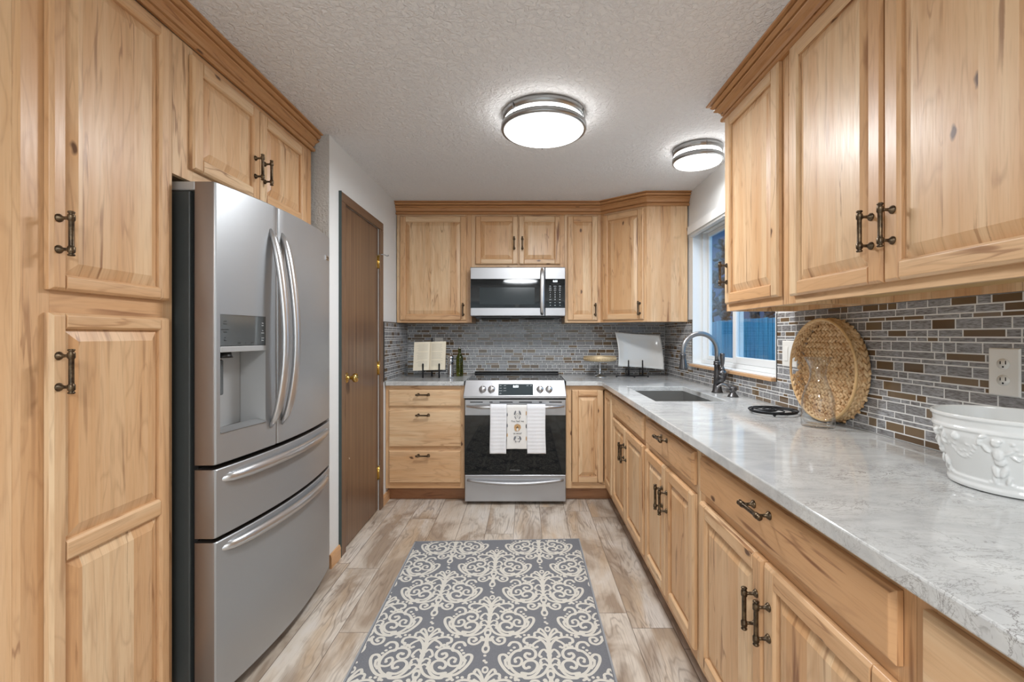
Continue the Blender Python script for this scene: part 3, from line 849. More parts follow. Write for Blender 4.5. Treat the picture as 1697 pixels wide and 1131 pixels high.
m = MB(); m.slab(IDF, -1.058, -0.469, 3.477, 4.123, Zb, Zt, Zt)
o = m.build('countertop', M_QUARTZ, None, bevel=0.0035)
tag(o, 'short white quartz countertop left of the range', 'countertop')

# ------------------------------------------------------------ backsplash
def tiles(name, fr, regions, umin, umax, v_top, label, seed):
    R = random.Random(seed); m = MB(); g = 0.0030
    rows = []; v = v_top; pat = [('t', 0.0315), ('m', 0.0225), ('s', 0.0145)]; k = 0
    while v > 0.90:
        kd, h = pat[k % 3]; rows.append((kd, v-h, v)); v -= h; k += 1
    for kd, va, vb in rows:
        u = umin-R.uniform(0, 0.1)
        while u < umax:
            if kd == 't': L = R.choice([0.078, 0.078, 0.040])
            elif kd == 'm': L = R.choice([0.078, 0.118, 0.038, 0.118])
            else: L = R.choice([0.118, 0.078, 0.038, 0.078])
            br = R.random() < 0.24
            for (ra, rb, rc, rd) in regions:
                a, b = max(u+g/2, ra), min(u+L-g/2, rb); c, d = max(va+g/2, rc), min(vb-g/2, rd)
                if b-a > 0.004 and d-c > 0.003:
                    m.slab(fr, a, b, c, d, 0.002, 0.0078, 0.009, (0.0012,)*4, 1 if br else 0, (0, 1, 0))
            u += L
    for (ra, rb, rc, rd) in regions: m.slab(fr, ra, rb, rc, rd, 0.0004, 0.0083, 0.0083, mat=2)
    o = m.build(name, [M_TG, M_TB, M_GROUT])
    tag(o, label, 'backsplash')
    return o
TW = frame((0, 4.1335, 0), (1, 0, 0), (0, 0, 1), (0, -1, 0))
TR = frame((XR-0.0005, 0, 0), (0, -1, 0), (0, 0, 1), (-1, 0, 0))
TL = frame((XL+0.0005, 0, 0), (0, 1, 0), (0, 0, 1), (1, 0, 0))
tiles('backsplash', TW, [(-1.057, -0.4475, CT, 1.3735), (-0.4475, 0.3165, CT, 1.418), (0.3165, 1.2375, CT, 1.3735)], -1.06, 1.24, 1.418, 'mosaic tile backsplash on the back wall behind the range', 5)
tiles('backsplash', TR, [(-2.279, 0.15, CT, 1.3785), (-3.443, -2.279, CT, WZ0-0.001), (-4.123, -3.452, CT, 1.3725)], -4.13, 0.15, 1.387, 'mosaic tile backsplash on the right wall around the window', 11)
tiles('backsplash', TL, [(3.458, 4.122, CT, 1.366)], 3.45, 4.13, 1.366, 'narrow mosaic tile strip on the left wall beside the door', 3)
m = MB()
m.slab(TR, -2.2865, -2.2795, WZ0, 1.3785, 0.0, 0.0095, 0.0095); 
m.slab(TR, -3.451, -3.444, WZ0, 1.387, 0.0, 0.0095, 0.0095); m.slab(TR, -3.5385, -3.4515, 1.3795, 1.387, 0.0, 0.0095, 0.0095)
o = m.build('tile_edge_trim', M_TRIMM); tag(o, 'dark metal tile edging beside the window', 'trim')
m = MB()
m.slab(TL, 3.450, 3.4575, CT, 1.3735, 0.0, 0.0095, 0.0095); m.slab(TL, 3.4575, 4.12, 1.3662, 1.3735, 0.0, 0.0095, 0.0095)
o = m.build('tile_edge_trim', M_TRIMM); tag(o, 'dark metal tile edging on the left wall beside the door', 'trim')

# ------------------------------------------------------------ text
def text(body, size, fr, u, v, w, mat, parent, name='lettering', align='CENTER', bold=0.0, sx=1.0):
    cu = bpy.data.curves.new(name, 'FONT'); cu.body = body; cu.size = size; cu.align_x = align; cu.align_y = 'CENTER'
    cu.extrude = 0.0002; cu.offset = bold; cu.resolution_u = 3
    tmp = bpy.data.objects.new('t', cu); C.objects.link(tmp)
    dg = bpy.context.evaluated_depsgraph_get(); dg.update()
    me = bpy.data.meshes.new_from_object(tmp.evaluated_get(dg))
    bpy.data.objects.remove(tmp); bpy.data.curves.remove(cu)
    M = fr @ at(u, v, w) @ Matrix.Diagonal((sx, 1, 1, 1))
    o0 = worg(parent)
    for vv in me.vertices: vv.co = (M @ vv.co)-o0
    me.materials.clear(); me.materials.append(mat); me.name = name
    o = bpy.data.objects.new(name, me); C.objects.link(o); o.parent = parent
    return o

exec_parts = []
# ------------------------------------------------------------ refrigerator
fg = thing('refrigerator', 'stainless steel french door refrigerator with water dispenser and two freezer drawers', 'refrigerator', (-1.35, 1.97, 0))
FY0, FY1 = 1.530, 2.420
def fx(y): return -0.985-0.045*((y-1.975)/0.445)**2
m = MB(); m.box(-1.745, -1.118, FY0+0.006, FY1-0.006, 0.03, 1.752)
m.build('case', M_FSIDE, fg, bevel=0.004)
m = MB(); m.box(-1.117, -1.10, FY0+0.02, FY1-0.02, 0.05, 1.745); m.build('gasket', M_GASKET, fg)
for y in (FY0+0.004, FY1-0.05):
    m = MB(); m.box(-1.25, -1.10, y, y+0.046, 1.7535, 1.783); m.build('hinge_cover', M_DISPG, fg, bevel=0.004)
m = MB(); m.box(-1.10, -1.06, FY0+0.03, FY1-0.03, 0.012, 0.062); m.build('base_grille', M_BLACK, fg)
for y in (FY0+0.06, FY1-0.06):
    for x in (-1.15, -1.68):
        m = MB(); m.lathe([(0.02, 0.0), (0.02, 0.0285)], at(x, y, 0.001), 12); m.build('levelling_foot', M_BLACK, fg)
def fpanel(name, y0, y1, z0, z1, r0=True, r1=True, hole=None, back=-1.098):
    """a bowed door skin with rounded long edges; hole=(ya,yb,za,zb)"""
    ys = []
    n = 16
    ys = [y0+0.010+(y1-y0-0.020)*i/n for i in range(n+1)]
    if hole: ys = sorted(set([y for y in ys if not (abs(y-hole[0]) < 0.008 or abs(y-hole[1]) < 0.008)]+[hole[0], hole[1]]))
    pl = []
    def edge(y, s):
        f = fx(y+s*0.010)
        return [(back, y), (f-0.010, y), (f-0.006, y+s*0.0015), (f-0.0015, y+s*0.005)]
    e0 = edge(y0, 1); e1 = edge(y1, -1)
    pl = e0+[(fx(y), y) for y in ys]+e1[::-1]
    zs = [z0, z0+0.003, z1-0.003, z1]
    if hole: zs = [z0, z0+0.003, hole[2], hole[3], z1-0.003, z1]
    m = MB(); k = len(pl); P = []
    for zi, z in enumerate(zs):
        ins = 0.003 if zi in (0, len(zs)-1) else 0.0
        for i, (x, y) in enumerate(pl):
            P.append(Vector((x-(ins if x > -1.06 else 0), y, z)))
    def mt(i): return 1 if (i < 2 or i >= k-3) else 0
    for zi in range(len(zs)-1):
        for i in range(k-1):
            ya, yb = pl[i][1], pl[i+1][1]
            if hole and zs[zi] >= hole[2]-1e-6 and zs[zi+1] <= hole[3]+1e-6 and ya >= hole[0]-1e-6 and yb <= hole[1]+1e-6 and 4 <= i < k-5: continue
            a, b, c, d = zi*k+i, zi*k+i+1, (zi+1)*k+i+1, (zi+1)*k+i
            m.add([P[a], P[b], P[c], P[d]], [(0, 1, 2, 3)], mt(i), smooth=False)
        a, b, c, d = zi*k, zi*k+k-1, (zi+1)*k+k-1, (zi+1)*k
        m.add([P[a], P[d], P[c], P[b]], [(0, 1, 2, 3)], 1)
    m.add(P[:k], [tuple(range(k))[::-1]], 1); m.add(P[-k:], [tuple(range(k))], 1)
    o = m.build(name, [M_STEEL, M_STEELD], fg)
    # weld and smooth the bow
    import bmesh
    bm = bmesh.new(); bm.from_mesh(o.data); bmesh.ops.remove_doubles(bm, verts=bm.verts, dist=1e-5)
    for f in bm.faces: f.smooth = abs(f.normal.z) < 0.5
    for ed in bm.edges:
        if len(ed.link_faces) == 2 and ed.calc_face_angle(0) > 0.5: ed.smooth = False
    bm.to_mesh(o.data); bm.free()
    return o
SPL = 1.838
HO = (1.549, 1.764, 0.940, 1.341)
fdl = fpanel('door', FY0, SPL-0.0025, 0.838, 1.780, hole=HO)
fdr = fpanel('door', SPL+0.0025, FY1, 0.838, 1.780)
fw1 = fpanel('freezer_drawer', FY0, FY1, 0.594, 0.822)
fw2 = fpanel('freezer_drawer', FY0, FY1, 0.060, 0.580)
def bow_handle(parent, a, b, bow, rad, skew=0.0, flat=0.62, n=22, up=(0, 0, 1), z=None):
    """a,b end points on the door; bows outwards in +x"""
    a = Vector(a); b = Vector(b); P = []; Rr = []
    for i in range(n+1):
        t = i/n; tt = t+skew*math.sin(PI*t)
        p = a.lerp(b, t); s = math.sin(PI*min(1, max(0, tt)))**0.62
        P.append(p+Vector((bow*s, 0, 0))); Rr.append(rad*(0.5+0.5*min(1, math.sin(PI*t)**0.5*1.5)))
    m = MB(); m.tube(P, Rr, 14, flat=flat, up=up)
    o = m.build('handle', M_HANDLE, parent); o['label'] = 'bowed polished steel handle'
    return o
bow_handle(fdl, (fx(1.797)-0.004, 1.797, 1.682), (fx(1.797)-0.004, 1.797, 0.912), 0.062, 0.0200, skew=-0.06, flat=0.68, up=(1, 0, 0))
bow_handle(fdr, (fx(1.872)-0.004, 1.872, 1.682), (fx(1.872)-0.004, 1.872, 0.912), 0.062, 0.0200, skew=-0.06, flat=0.68, up=(1, 0, 0))
bow_handle(fw1, (fx(1.545)-0.004, 1.560, 0.783), (fx(2.39)-0.004, 2.375, 0.783), 0.062, 0.0195, flat=0.75, up=(1, 0, 0))
bow_handle(fw2, (fx(1.545)-0.004, 1.560, 0.548), (fx(2.39)-0.004, 2.375, 0.548), 0.062, 0.0195, flat=0.75, up=(1, 0, 0))
# dispenser recess
ya, yb, za, zb = HO
m = MB(); xb = -1.092
zp = 1.232
m.box(xb-0.004, xb, ya, yb, za, zp-0.02)
m.add([(xb, ya, za), (xb, ya, zp-0.02), (fx(ya), ya, zp-0.02), (fx(ya), ya, za)], [(0, 1, 2, 3)])
m.add([(xb, yb, za), (fx(yb), yb, za), (fx(yb), yb, zp-0.02), (xb, yb, zp-0.02)], [(0, 1, 2, 3)])
m.add([(xb, ya, za), (fx(ya)+0.004, ya, za), (fx(yb)+0.004, yb, za), (xb, yb, za)], [(0, 1, 2, 3)])
o = m.build('dispenser_recess', M_DISPG, fdl, bevel=0.002)
m = MB(); m.box(xb+0.005, xb+0.03, ya+0.025, ya+0.075, 1.06, 1.185); m.build('paddle', M_DISPP, fdl, bevel=0.006)
m = MB()
m.add([(xb, ya, zp-0.02), (xb, yb, zp-0.02), (fx(yb)+0.003, yb, zp-0.02), (fx(ya)+0.003, ya, zp-0.02),
       (xb, ya, zp), (xb, yb, zp), (fx(yb)+0.003, yb, zp), (fx(ya)+0.003, ya, zp)],
      [(3, 2, 1, 0), (4, 5, 6, 7), (0, 1, 5, 4), (1, 2, 6, 5), (2, 3, 7, 6), (3, 0, 4, 7)])
m.build('dispenser_lip', M_DISPG, fdl, bevel=0.002)
m = MB(); m.lathe([(0.030, 0.0), (0.026, 0.008), (0.024, 0.02)], at(-1.052, ya+0.055, zp-0.040), 18); m.build('nozzle', M_BLACK, fdl)
m = MB(); m.add([(fx(ya)-0.006, ya+0.003, za+0.0015), (fx(ya)+0.006, ya+0.003, za+0.0015), (fx(yb)+0.006, yb-0.003, za+0.0015), (fx(yb)-0.028, yb-0.003, za+0.014), (fx(ya)-0.028, ya+0.003, za+0.014)], [(0, 1, 2, 3, 4)])
m.build('drip_tray', M_HANDLE, fdl)
# control screen
m = MB()
m.add([(fx(ya)-0.001, ya, zp+0.002), (fx(yb)-0.001, yb, zp+0.002), (fx(yb)-0.001, yb, zb), (fx(ya)-0.001, ya, zb),
       (xb, ya, zp+0.002), (xb, yb, zp+0.002), (xb, yb, zb), (xb, ya, zb)],
      [(0, 1, 2, 3), (7, 6, 5, 4), (0, 4, 5, 1), (1, 5, 6, 2), (2, 6, 7, 3), (3, 7, 4, 0)])
scr = m.build('control_screen', M_DISPP, fdl)
ud = Vector((fx(yb)-fx(ya), yb-ya, 0)).normalized(); FS = frame((fx(ya)-0.0008, ya, 0), ud, (0, 0, 1), Vector((ud.y, -ud.x, 0)))
for i, (s1, s2) in enumerate([('quick', 'freeze'), ('temperature', 'alarm'), ('air', 'filter')]):
    zz = 1.318-i*0.028
    text(s1, 0.0065, FS, 0.022, zz, 0.0006, M_TEXTD, scr); text(s2, 0.0065, FS, 0.022, zz-0.009, 0.0006, M_TEXTD, scr)
for i, (s1, s2) in enumerate([('key', 'lock'), ('ice', 'maker'), ('water', 'filter')]):
    zz = 1.316-i*0.028
    text(s1, 0.0065, FS, 0.202, zz, 0.0006, M_TEXTW, scr); text(s2, 0.0065, FS, 0.202, zz-0.009, 0.0006, M_TEXTW, scr)
for i, s1 in enumerate(['water', 'ice', 'light']): text(s1, 0.007, FS, 0.085+i*0.032, 1.243, 0.0006, M_TEXTD, scr)
yl = 2.365; ud = Vector((fx(yl+.02)-fx(yl-.02), .04, 0)).normalized(); FN = frame((fx(yl)+0.0005, yl, 1.665), ud, (0, 0, 1), Vector((ud.y, -ud.x, 0)))
m = MB(); m.slab(FN, -0.027, 0.027, -0.011, 0.011, -0.0008, 0.002, 0.002)
bd = m.build('badge', M_CHROME, fdr, bevel=0.0006)
text('FRIGIDAIRE', 0.0085, FN, 0, 0.002, 0.0022, M_TEXTD, bd)
text('GALLERY', 0.0045, FN, 0, -0.006, 0.0022, M_TEXTD, bd)

# ------------------------------------------------------------ microwave
mw = thing('microwave', 'stainless over-the-range microwave with black glass door under the short cabinet', 'microwave', (-0.068, 3.9, 1.42))
x0, x1, yf = -0.4465, 0.3155, 3.695
FM = frame((0, yf, 0), (1, 0, 0), (0, 0, 1), (0, -1, 0))
m = MB(); m.box(x0+0.002, x1-0.002, yf+0.03, 4.12, 1.4245, 1.8205)
m.build('case', M_BLACK, mw, bevel=0.003)
m = MB(); m.box(x0+0.04, x1-0.04, yf+0.03, 4.0, 1.408, 1.424)
for i in range(2): m.box(x0+0.08+i*0.36, x0+0.32+i*0.36, yf+0.06, 3.95, 1.402, 1.4079)
m.build('underside_vent', M_BLACK, mw, bevel=0.003)
sp = 0.151
m = MB(); m.slab(FM, x0, sp-0.0015, 1.4245, 1.815, -0.029, -0.004, 0.0, (0.003,)*4)
md_ = m.build('door', M_STEELX, mw, bevel=0.002)
m = MB(); m.slab(FM, x0+0.004, sp-0.004, 1.489, 1.722, 0.0002, 0.002, 0.002); gb = m.build('door_glass', M_GLASSK, md_)
m = MB(); m.slab(FM, x0+0.075, 0.070, 1.517, 1.653, 0.0021, 0.0025, 0.0025); m.build('window', M_GLASSM, md_)
text('FRIGIDAIRE', 0.0135, FM, -0.062, 1.697, 0.0022, M_TEXTW, md_, bold=0.0004)
text('GALLERY', 0.0075, FM, -0.062, 1.685, 0.0022, M_TEXTG, md_)
m = MB(); P = []
for i in range(19):
    t = i/18; P.append((0.128, yf-0.006-0.036*math.sin(PI*t)**0.5, 1.436+t*0.368))
m.tube(P, [0.011+0.007*math.sin(PI*i/18)**0.4 for i in range(19)], 14, flat=0.55, up=(0, -1, 0))
m.build('handle', M_HANDLE, md_)
m = MB(); m.slab(FM, sp+0.0015, x1, 1.4245, 1.815, -0.029, -0.004, 0.0, (0.003,)*4)
mc = m.build('control_panel', M_STEELX, mw, bevel=0.002)
m = MB(); m.slab(FM, sp+0.004, x1-0.003, 1.489, 1.722, 0.0002, 0.002, 0.002); m.build('keypad', M_GLASSK, mc)
text('8:53', 0.021, FM, 0.234, 1.702, 0.0022, M_LED, mc, 'clock_display', bold=0.0005)
m = MB(); m.slab(FM, 0.198, 0.272, 1.6795, 1.6805, 0.0021, 0.0023, 0.0023); m.build('keypad_line', M_TEXTG, mc)
rows = [('bake', 'popcorn', 'reheat'), ('potato', 'snacks', 'melt'), ('defrost', 'power', 'soften'), ('1', '2', '3'), ('4', '5', '6'), ('7', '8', '9'),
        ('cancel', '0', 'start'), ('timer', 'fan', 'light'), ('off', 'hi/lo', 'on')]
zz = [1.664, 1.648, 1.632, 1.6135, 1.5945, 1.576, 1.556, 1.532, 1.510]
for r, z in zip(rows, zz):
    for cidx, s_ in enumerate(r):
        num = len(s_) == 1
        text(s_, 0.0125 if num else 0.0066, FM, 0.194+cidx*0.0385, z, 0.0022, M_TEXTW, mc, 'key_label', bold=0.0003)

# ------------------------------------------------------------ range
rg = thing('range', 'stainless slide-in electric range with towels hung on the oven door handle', 'stove', (-0.08, 3.77, 0))
x0, x1, yf = -0.4575, 0.2985, 3.4475
xa, xb_ = -0.466, 0.300
FR = frame((0, yf, 0), (1, 0, 0), (0, 0, 1), (0, -1, 0))
m = MB(); m.box(x0+0.002, x1-0.002, yf+0.05, 4.118, 0.03, 0.905); m.build('body', M_BLACK, rg)
m = MB()
for x in (x0+0.05, x1-0.05):
    for y in (yf+0.1, 4.05): m.lathe([(0.018, 0), (0.018, 0.029)], at(x, y, 0.001), 12)
m.build('feet', M_BLACK, rg)
m = MB(); m.slab(FR, x0, x1, 0.026, 0.2265, -0.048, -0.004, 0.0, (0.003,)*4)
dw = m.build('storage_drawer', M_STEELX, rg, bevel=0.002)
m = MB(); P = []
for i in range(25):
    t = i/24; P.append((x0+0.02+t*(x1-x0-0.04), yf-0.006-0.022*math.sin(PI*t)**0.7, 0.190-0.020*math.sin(PI*t)))
m.tube(P, [0.010+0.008*math.sin(PI*i/24)**0.5 for i in range(25)], 12, flat=0.8, up=(0, 0, 1))
m.build('handle', M_STEELX, dw)
m = MB(); m.slab(FR, x0, x1, 0.232, 0.790, -0.048, -0.004, 0.0, (0.003,)*4)
od = m.build('oven_door', M_STEELX, rg, bevel=0.002)
m = MB(); m.slab(FR, x0+0.001, x1-0.001, 0.235, 0.673, 0.0003, 0.003, 0.003); gl_ = m.build('oven_glass', M_GLASSW, od)
text('FRIGIDAIRE', 0.0145, FR, -0.083, 0.262, 0.0033, M_TEXTG, od, bold=0.0003)
m = MB()
for a, b in ((0.02, 0.115), (0.165, 0.188), (0.24, 0.338), (0.385, 0.482), (0.535, 0.558), (0.61, 0.705)):
    m.slab(FR, x0+a+0.02, x0+b+0.02, 0.7665, 0.7735, 0.0002, 0.0008, 0.0008)
m.build('vent_slots', M_GASKET, od)
m = MB(); P = []
for i in range(29):
    t = i/28; P.append((x0+0.016+t*(x1-x0-0.032), yf-0.004-0.050*min(1, math.sin(PI*t)*2.2)**0.8, 0.741))
m.tube(P, [0.008+0.007*min(1, math.sin(PI*i/28)*2.5) for i in range(29)], 14, flat=0.9, up=(0, 0, 1))
hd = m.build('handle', M_HANDLE, od)
m = MB(); m.box(x0+0.002, x1-0.002, yf+0.005, yf+0.05, 0.7905, 0.8); m.build('gap', M_GASKET, rg)
# slanted control panel
zc0, zc1 = 0.801, 0.926; yc0, yc1 = yf-0.020, yf+0.030
m = MB()
m.add([(xa, yc0, zc0), (xb_, yc0, zc0), (xb_, yc0, zc0+0.018), (xa, yc0, zc0+0.018), (xa+0.012, yc1, zc1+0.006), (xb_-0.012, yc1, zc1+0.006), (xb_-0.012, yc1+0.03, zc1+0.006), (xa+0.012, yc1+0.03, zc1+0.006),
       (xa, yc1+0.02, zc0), (xb_, yc1+0.02, zc0)],
      [(0, 1, 2, 3), (3, 2, 5, 4), (4, 5, 6, 7), (0, 8, 9, 1), (8, 7, 6, 9), (0, 3, 4, 7, 8), (1, 9, 6, 5, 2)], 0, (1, 0, 0))
cp = m.build('control_panel', M_STEELX, rg, bevel=0.003)
vd = Vector((0, yc1-yc0, zc1+0.006-zc0-0.018)).normalized()
FC = frame((0, yc0, zc0+0.018), (1, 0, 0), vd, Vector((1, 0, 0)).cross(vd))
m = MB(); m.slab(FC, -0.205, 0.053, 0.006, 0.092, 0.0003, 0.002, 0.002); dsp = m.build('display', M_DISPL, cp)
text('8:53', 0.024, FC, -0.076, 0.072, 0.0023, M_LED, dsp, 'clock_display', bold=0.0006)
for i, s_ in enumerate(['bake', 'broil', 'convect', 'clean']): text(s_, 0.008, FC, -0.190, 0.080-i*0.020, 0.0023, M_TEXTW, dsp)
for i, s_ in enumerate(['roast', 'warm', 'proof']): text(s_, 0.008, FC, -0.158, 0.080-i*0.020, 0.0023, M_TEXTW, dsp)
for i, s_ in enumerate(['start', 'off']): text(s_, 0.008, FC, 0.012+i*0.026, 0.080, 0.0023, M_TEXTW, dsp)
for px_ in (800.2, 814.7, 894.9, 909.6):
    xk = (px_-871.7)/221.0
    fk = FC @ at(xk, 0.052, 0.0)
    m = MB()
    m.lathe([(0.027, 0.0005), (0.027, 0.003), (0.0225, 0.005), (0.0215, 0.020), (0.019, 0.024), (0.0, 0.0245)], fk, 26)
    kb = m.build('knob', M_HANDLE, cp)
    m = MB(); m.slab(fk, -0.0045, 0.0045, -0.019, 0.019, 0.020, 0.032, 0.034, (0.001,)*4); m.build('grip', M_HANDLE, kb, bevel=0.002)
for px_, s_ in ((800.2, 'LR'), (814.7, 'LF'), (894.9, 'RF'), (909.6, 'RR')):
    text(s_, 0.007, FC, (px_-871.7)/221.0, 0.092, 0.0004, M_TEXTD, cp)
m = MB(); m.box(xa+0.012, xb_-0.012, yc1+0.031, 4.07, 0.9225, 0.9315)
m.build('cooktop', M_GLASSK, rg, bevel=0.002)
m = MB()
for (cx, cy, r) in ((-0.29, 3.62, 0.075), (0.13, 3.63, 0.09), (-0.28, 3.90, 0.09), (0.12, 3.90, 0.07), (-0.08, 3.94, 0.05)):
    m.lathe([(r, 0.0), (r, 0.0003), (r-0.002, 0.0003), (r-0.002, 0.0)], at(cx, cy, 0.9317), 40, cap0=False, cap1=False)
m.build('burner_ring', M_TEXTG, rg)
m = MB(); m.slab(frame((0, 4.07, 0), (1, 0, 0), (0, 0, 1), (0, -1, 0)), xa+0.014, xb_-0.014, 0.921, 0.949, -0.046, -0.01, 0.006, (0, 0, 0, 0.012))
m.build('rear_vent', M_BLACK, rg, bevel=0.003)

# ------------------------------------------------------------ towels
def towel(name, xa, xb, zf, zb_, yout, mat, label, stripes=0, seed=1, group=None):
    R = random.Random(seed)
    by, bz, br = yf-0.054, 0.741, 0.0165+yout
    prof = []
    n = 60
    for i in range(n+1): prof.append((by+br+0.004-0.002, zb_+(bz-zb_)*i/n, 1, 0))
    for i in range(1, 10):
        a = PI*i/10; prof.append((by+br*math.cos(a), bz+br*math.sin(a), math.cos(a), math.sin(a)))
    for i in range(n+1): prof.append((by-br, bz-(bz-zf)*i/n, -1, 0))
    m = MB(); nu = 16
    ph = R.uniform(0, 6)
    def fn(u, v):
        y, z, ny, nz = prof[min(int(round(v*(len(prof)-1))), len(prof)-1)]
        fr_ = max(0, (bz-z))/0.35
        w = 0.0022*math.sin(u*9+ph)*fr_
        if stripes: w += 0.0016*abs(math.sin(PI*(z-0.3)*stripes))
        y += ny*w
        return Vector((xa+(xb-xa)*u+0.004*math.sin(z*11+ph)*fr_, y, z))
    m.grid(fn, nu, len(prof)-1)
    o = m.build(name, mat, None, solid=0.0022)
    return tag(o, label, 'towel', group)
towel('hand_towel', -0.142, 0.010, 0.438, 0.53, 0.001, M_TOWELP, 'printed tea towel with cartoon puppies hung in the middle of the oven handle')
towel('hand_towel', -0.262, -0.142, 0.405, 0.50, 0.0065, M_TOWEL, 'white ribbed towel, leftmost on the oven handle', 38, 2)
towel('hand_towel', 0.006, 0.142, 0.405, 0.50, 0.0065, M_TOWEL, 'white ribbed towel, rightmost on the oven handle', 38, 5)
tw = [o for o in bpy.data.objects if o.name.startswith('hand_towel')][0]
FTW = frame((0, yf-0.054-0.0165-0.0045, 0), (1, 0, 0), (0, 0, 1), (0, -1, 0))
def blob(m, fr, u, v, a, b, w, mat, n=20, rot=0.0):
    P = [fr @ Vector((u+a*math.cos(2*PI*i/n)*math.cos(rot)-b*math.sin(2*PI*i/n)*math.sin(rot), v+a*math.cos(2*PI*i/n)*math.sin(rot)+b*math.sin(2*PI*i/n)*math.cos(rot), w)) for i in range(n)]
    m.add(P, [tuple(range(n))], mat)
def ring(m, fr, u, v, a, b, w, mat, t=0.0016, n=20, a0=0, a1=2*PI):
    for i in range(n):
        q, q2 = a0+(a1-a0)*i/n, a0+(a1-a0)*(i+1)/n
        m.add([fr @ Vector((u+aa*math.cos(x), v+bb*math.sin(x), w)) for aa, bb, x in ((a, b, q), (a, b, q2), (a-t, b-t, q2), (a-t, b-t, q))], [(0, 1, 2, 3)], mat)
m = MB(); cx = -0.062
# grey pointed-ear dog
for s in (-1, 1):
    blob(m, FTW, cx+s*0.018, 0.703, 0.006, 0.017, 0.0, 0, rot=s*0.35)
    blob(m, FTW, cx+s*0.016, 0.668, 0.003, 0.013, 0.0, 0, rot=-s*0.5)
    blob(m, FTW, cx+s*0.006, 0.690, 0.0015, 0.0015, 0.0004, 2)
ring(m, FTW, cx, 0.685, 0.014, 0.016, 0.0003, 0)
blob(m, FTW, cx, 0.681, 0.003, 0.002, 0.0006, 2)
# tan puppy
blob(m, FTW, cx, 0.606, 0.016, 0.015, 0.0, 1); blob(m, FTW, cx-0.002, 0.583, 0.020, 0.014, 0.0, 1)
for s in (-1, 1): blob(m, FTW, cx+s*0.018, 0.602, 0.006, 0.016, 0.0003, 1, rot=s*0.2); blob(m, FTW, cx+s*0.006, 0.609, 0.0015, 0.0015, 0.0006, 2)
blob(m, FTW, cx, 0.601, 0.004, 0.003, 0.0006, 2); ring(m, FTW, cx, 0.606, 0.017, 0.016, 0.0005, 2, 0.001)
blob(m, FTW, cx, 0.582, 0.007, 0.011, 0.0005, 3)
# spotted dog
ring(m, FTW, cx, 0.513, 0.026, 0.022, 0.0, 0, 0.002)
for s in (-1, 1): blob(m, FTW, cx+s*0.020, 0.518, 0.007, 0.015, 0.0002, 0, rot=s*0.3); blob(m, FTW, cx+s*0.014, 0.494, 0.003, 0.008, 0.0002, 0, rot=-s*0.4)
blob(m, FTW, cx+0.006, 0.514, 0.004, 0.003, 0.0006, 2); blob(m, FTW, cx-0.006, 0.520, 0.002, 0.002, 0.0006, 2); blob(m, FTW, cx+0.014, 0.521, 0.002, 0.002, 0.0006, 2)
# part motifs at the side edges
for z, k in ((0.70, 1), (0.605, 2), (0.515, 1)): blob(m, FTW, 0.002, z, 0.004, 0.016, 0.0, k)
for z, k in ((0.61, 0), (0.54, 1), (0.69, 0)): blob(m, FTW, -0.137, z, 0.004, 0.014, 0.0, k)
o = m.build('print', [M_PUPG, M_PUP, M_PUPD, M_TOWELP], tw)
text('You had me', 0.019, FTW, cx, 0.642, 0.0003, M_PUPD, tw)
text('at woof', 0.019, FTW, cx, 0.553, 0.0003, M_PUPD, tw)

# ------------------------------------------------------------ ceiling lights
def ceiling_light(x, y, r, label, posts, drop=0.098):
    t = thing('ceiling_light', label, 'ceiling light', (x, y, CEIL), 'round flush ceiling lights')
    f = at(x, y, CEIL)
    m = MB(); m.lathe([(r*0.965, -0.001), (r*0.985, -0.012), (r*0.955, -0.034), (r*0.93, -0.036), (0.0, -0.036)], f, 56, cap0=False); m.build('pan', M_NICK, t)
    m = MB(); m.lathe([(r*0.925, -0.0365), (r*0.925, -0.062), (r*0.93, -0.064)], f, 56, cap0=False, cap1=False); m.build('diffuser_band', M_BAND, t)
    m = MB(); m.lathe([(r*0.935, -0.060), (r*0.998, -0.058), (r*1.0, -0.074), (r*0.985, -0.082), (r*0.93, -0.084), (r*0.93, -0.062)], f, 56, cap0=False, cap1=False); m.build('ring', M_NICK, t)
    m = MB(); m.lathe([(r*0.925, -0.080), (r*0.90, -0.088), (r*0.7, -0.096), (r*0.4, -0.101), (0.0, -0.103)], f, 56, cap0=False); m.build('dome', M_DIFF, t)
    for a in posts:
        m = MB(); px_, py_ = x+r*0.985*math.cos(a), y+r*0.985*math.sin(a)
        m.tube([(px_, py_, CEIL-0.012), (px_, py_, CEIL-0.088)], 0.0022, 8); m.build('post', M_NICK, t)
    return t
ceiling_light(0.087, 2.28, 0.210, 'large round flush ceiling light in the middle of the ceiling', [PI*1.25, -0.45, PI*0.5])
ceiling_light(1.0, 2.69, 0.142, 'small round flush ceiling light over the sink near the window', [-PI*0.5, PI*0.95, 0.3])

ceiling_light(-0.1, -0.9, 0.31, 'added round flush fixture for the fill lamp, out of view behind the camera', [PI*0.25, PI*0.92, PI*1.58])  # made-up fixture, added to carry the fill lamp
pd = struct('added_patio_door', (-0.2, -2.89, 0))  # invented patio door, added unseen around the rear fill light
m = MB()
for a in (-1.5, -0.23, 1.02): m.box(a, a+0.08, -2.8985, -2.84, 0.001, 2.1)
m.box(-1.42, 1.02, -2.8985, -2.84, 2.02, 2.1); m.box(-1.42, 1.02, -2.8985, -2.84, 0.001, 0.08)
m.build('added_door_frame', M_WHITE, pd, bevel=0.004)
for a in (-1.419, -0.149): 
    m = MB(); m.box(a, a+1.168, -2.875, -2.870, 0.081, 2.019); m.build('glass_pane', M_PANE, pd)

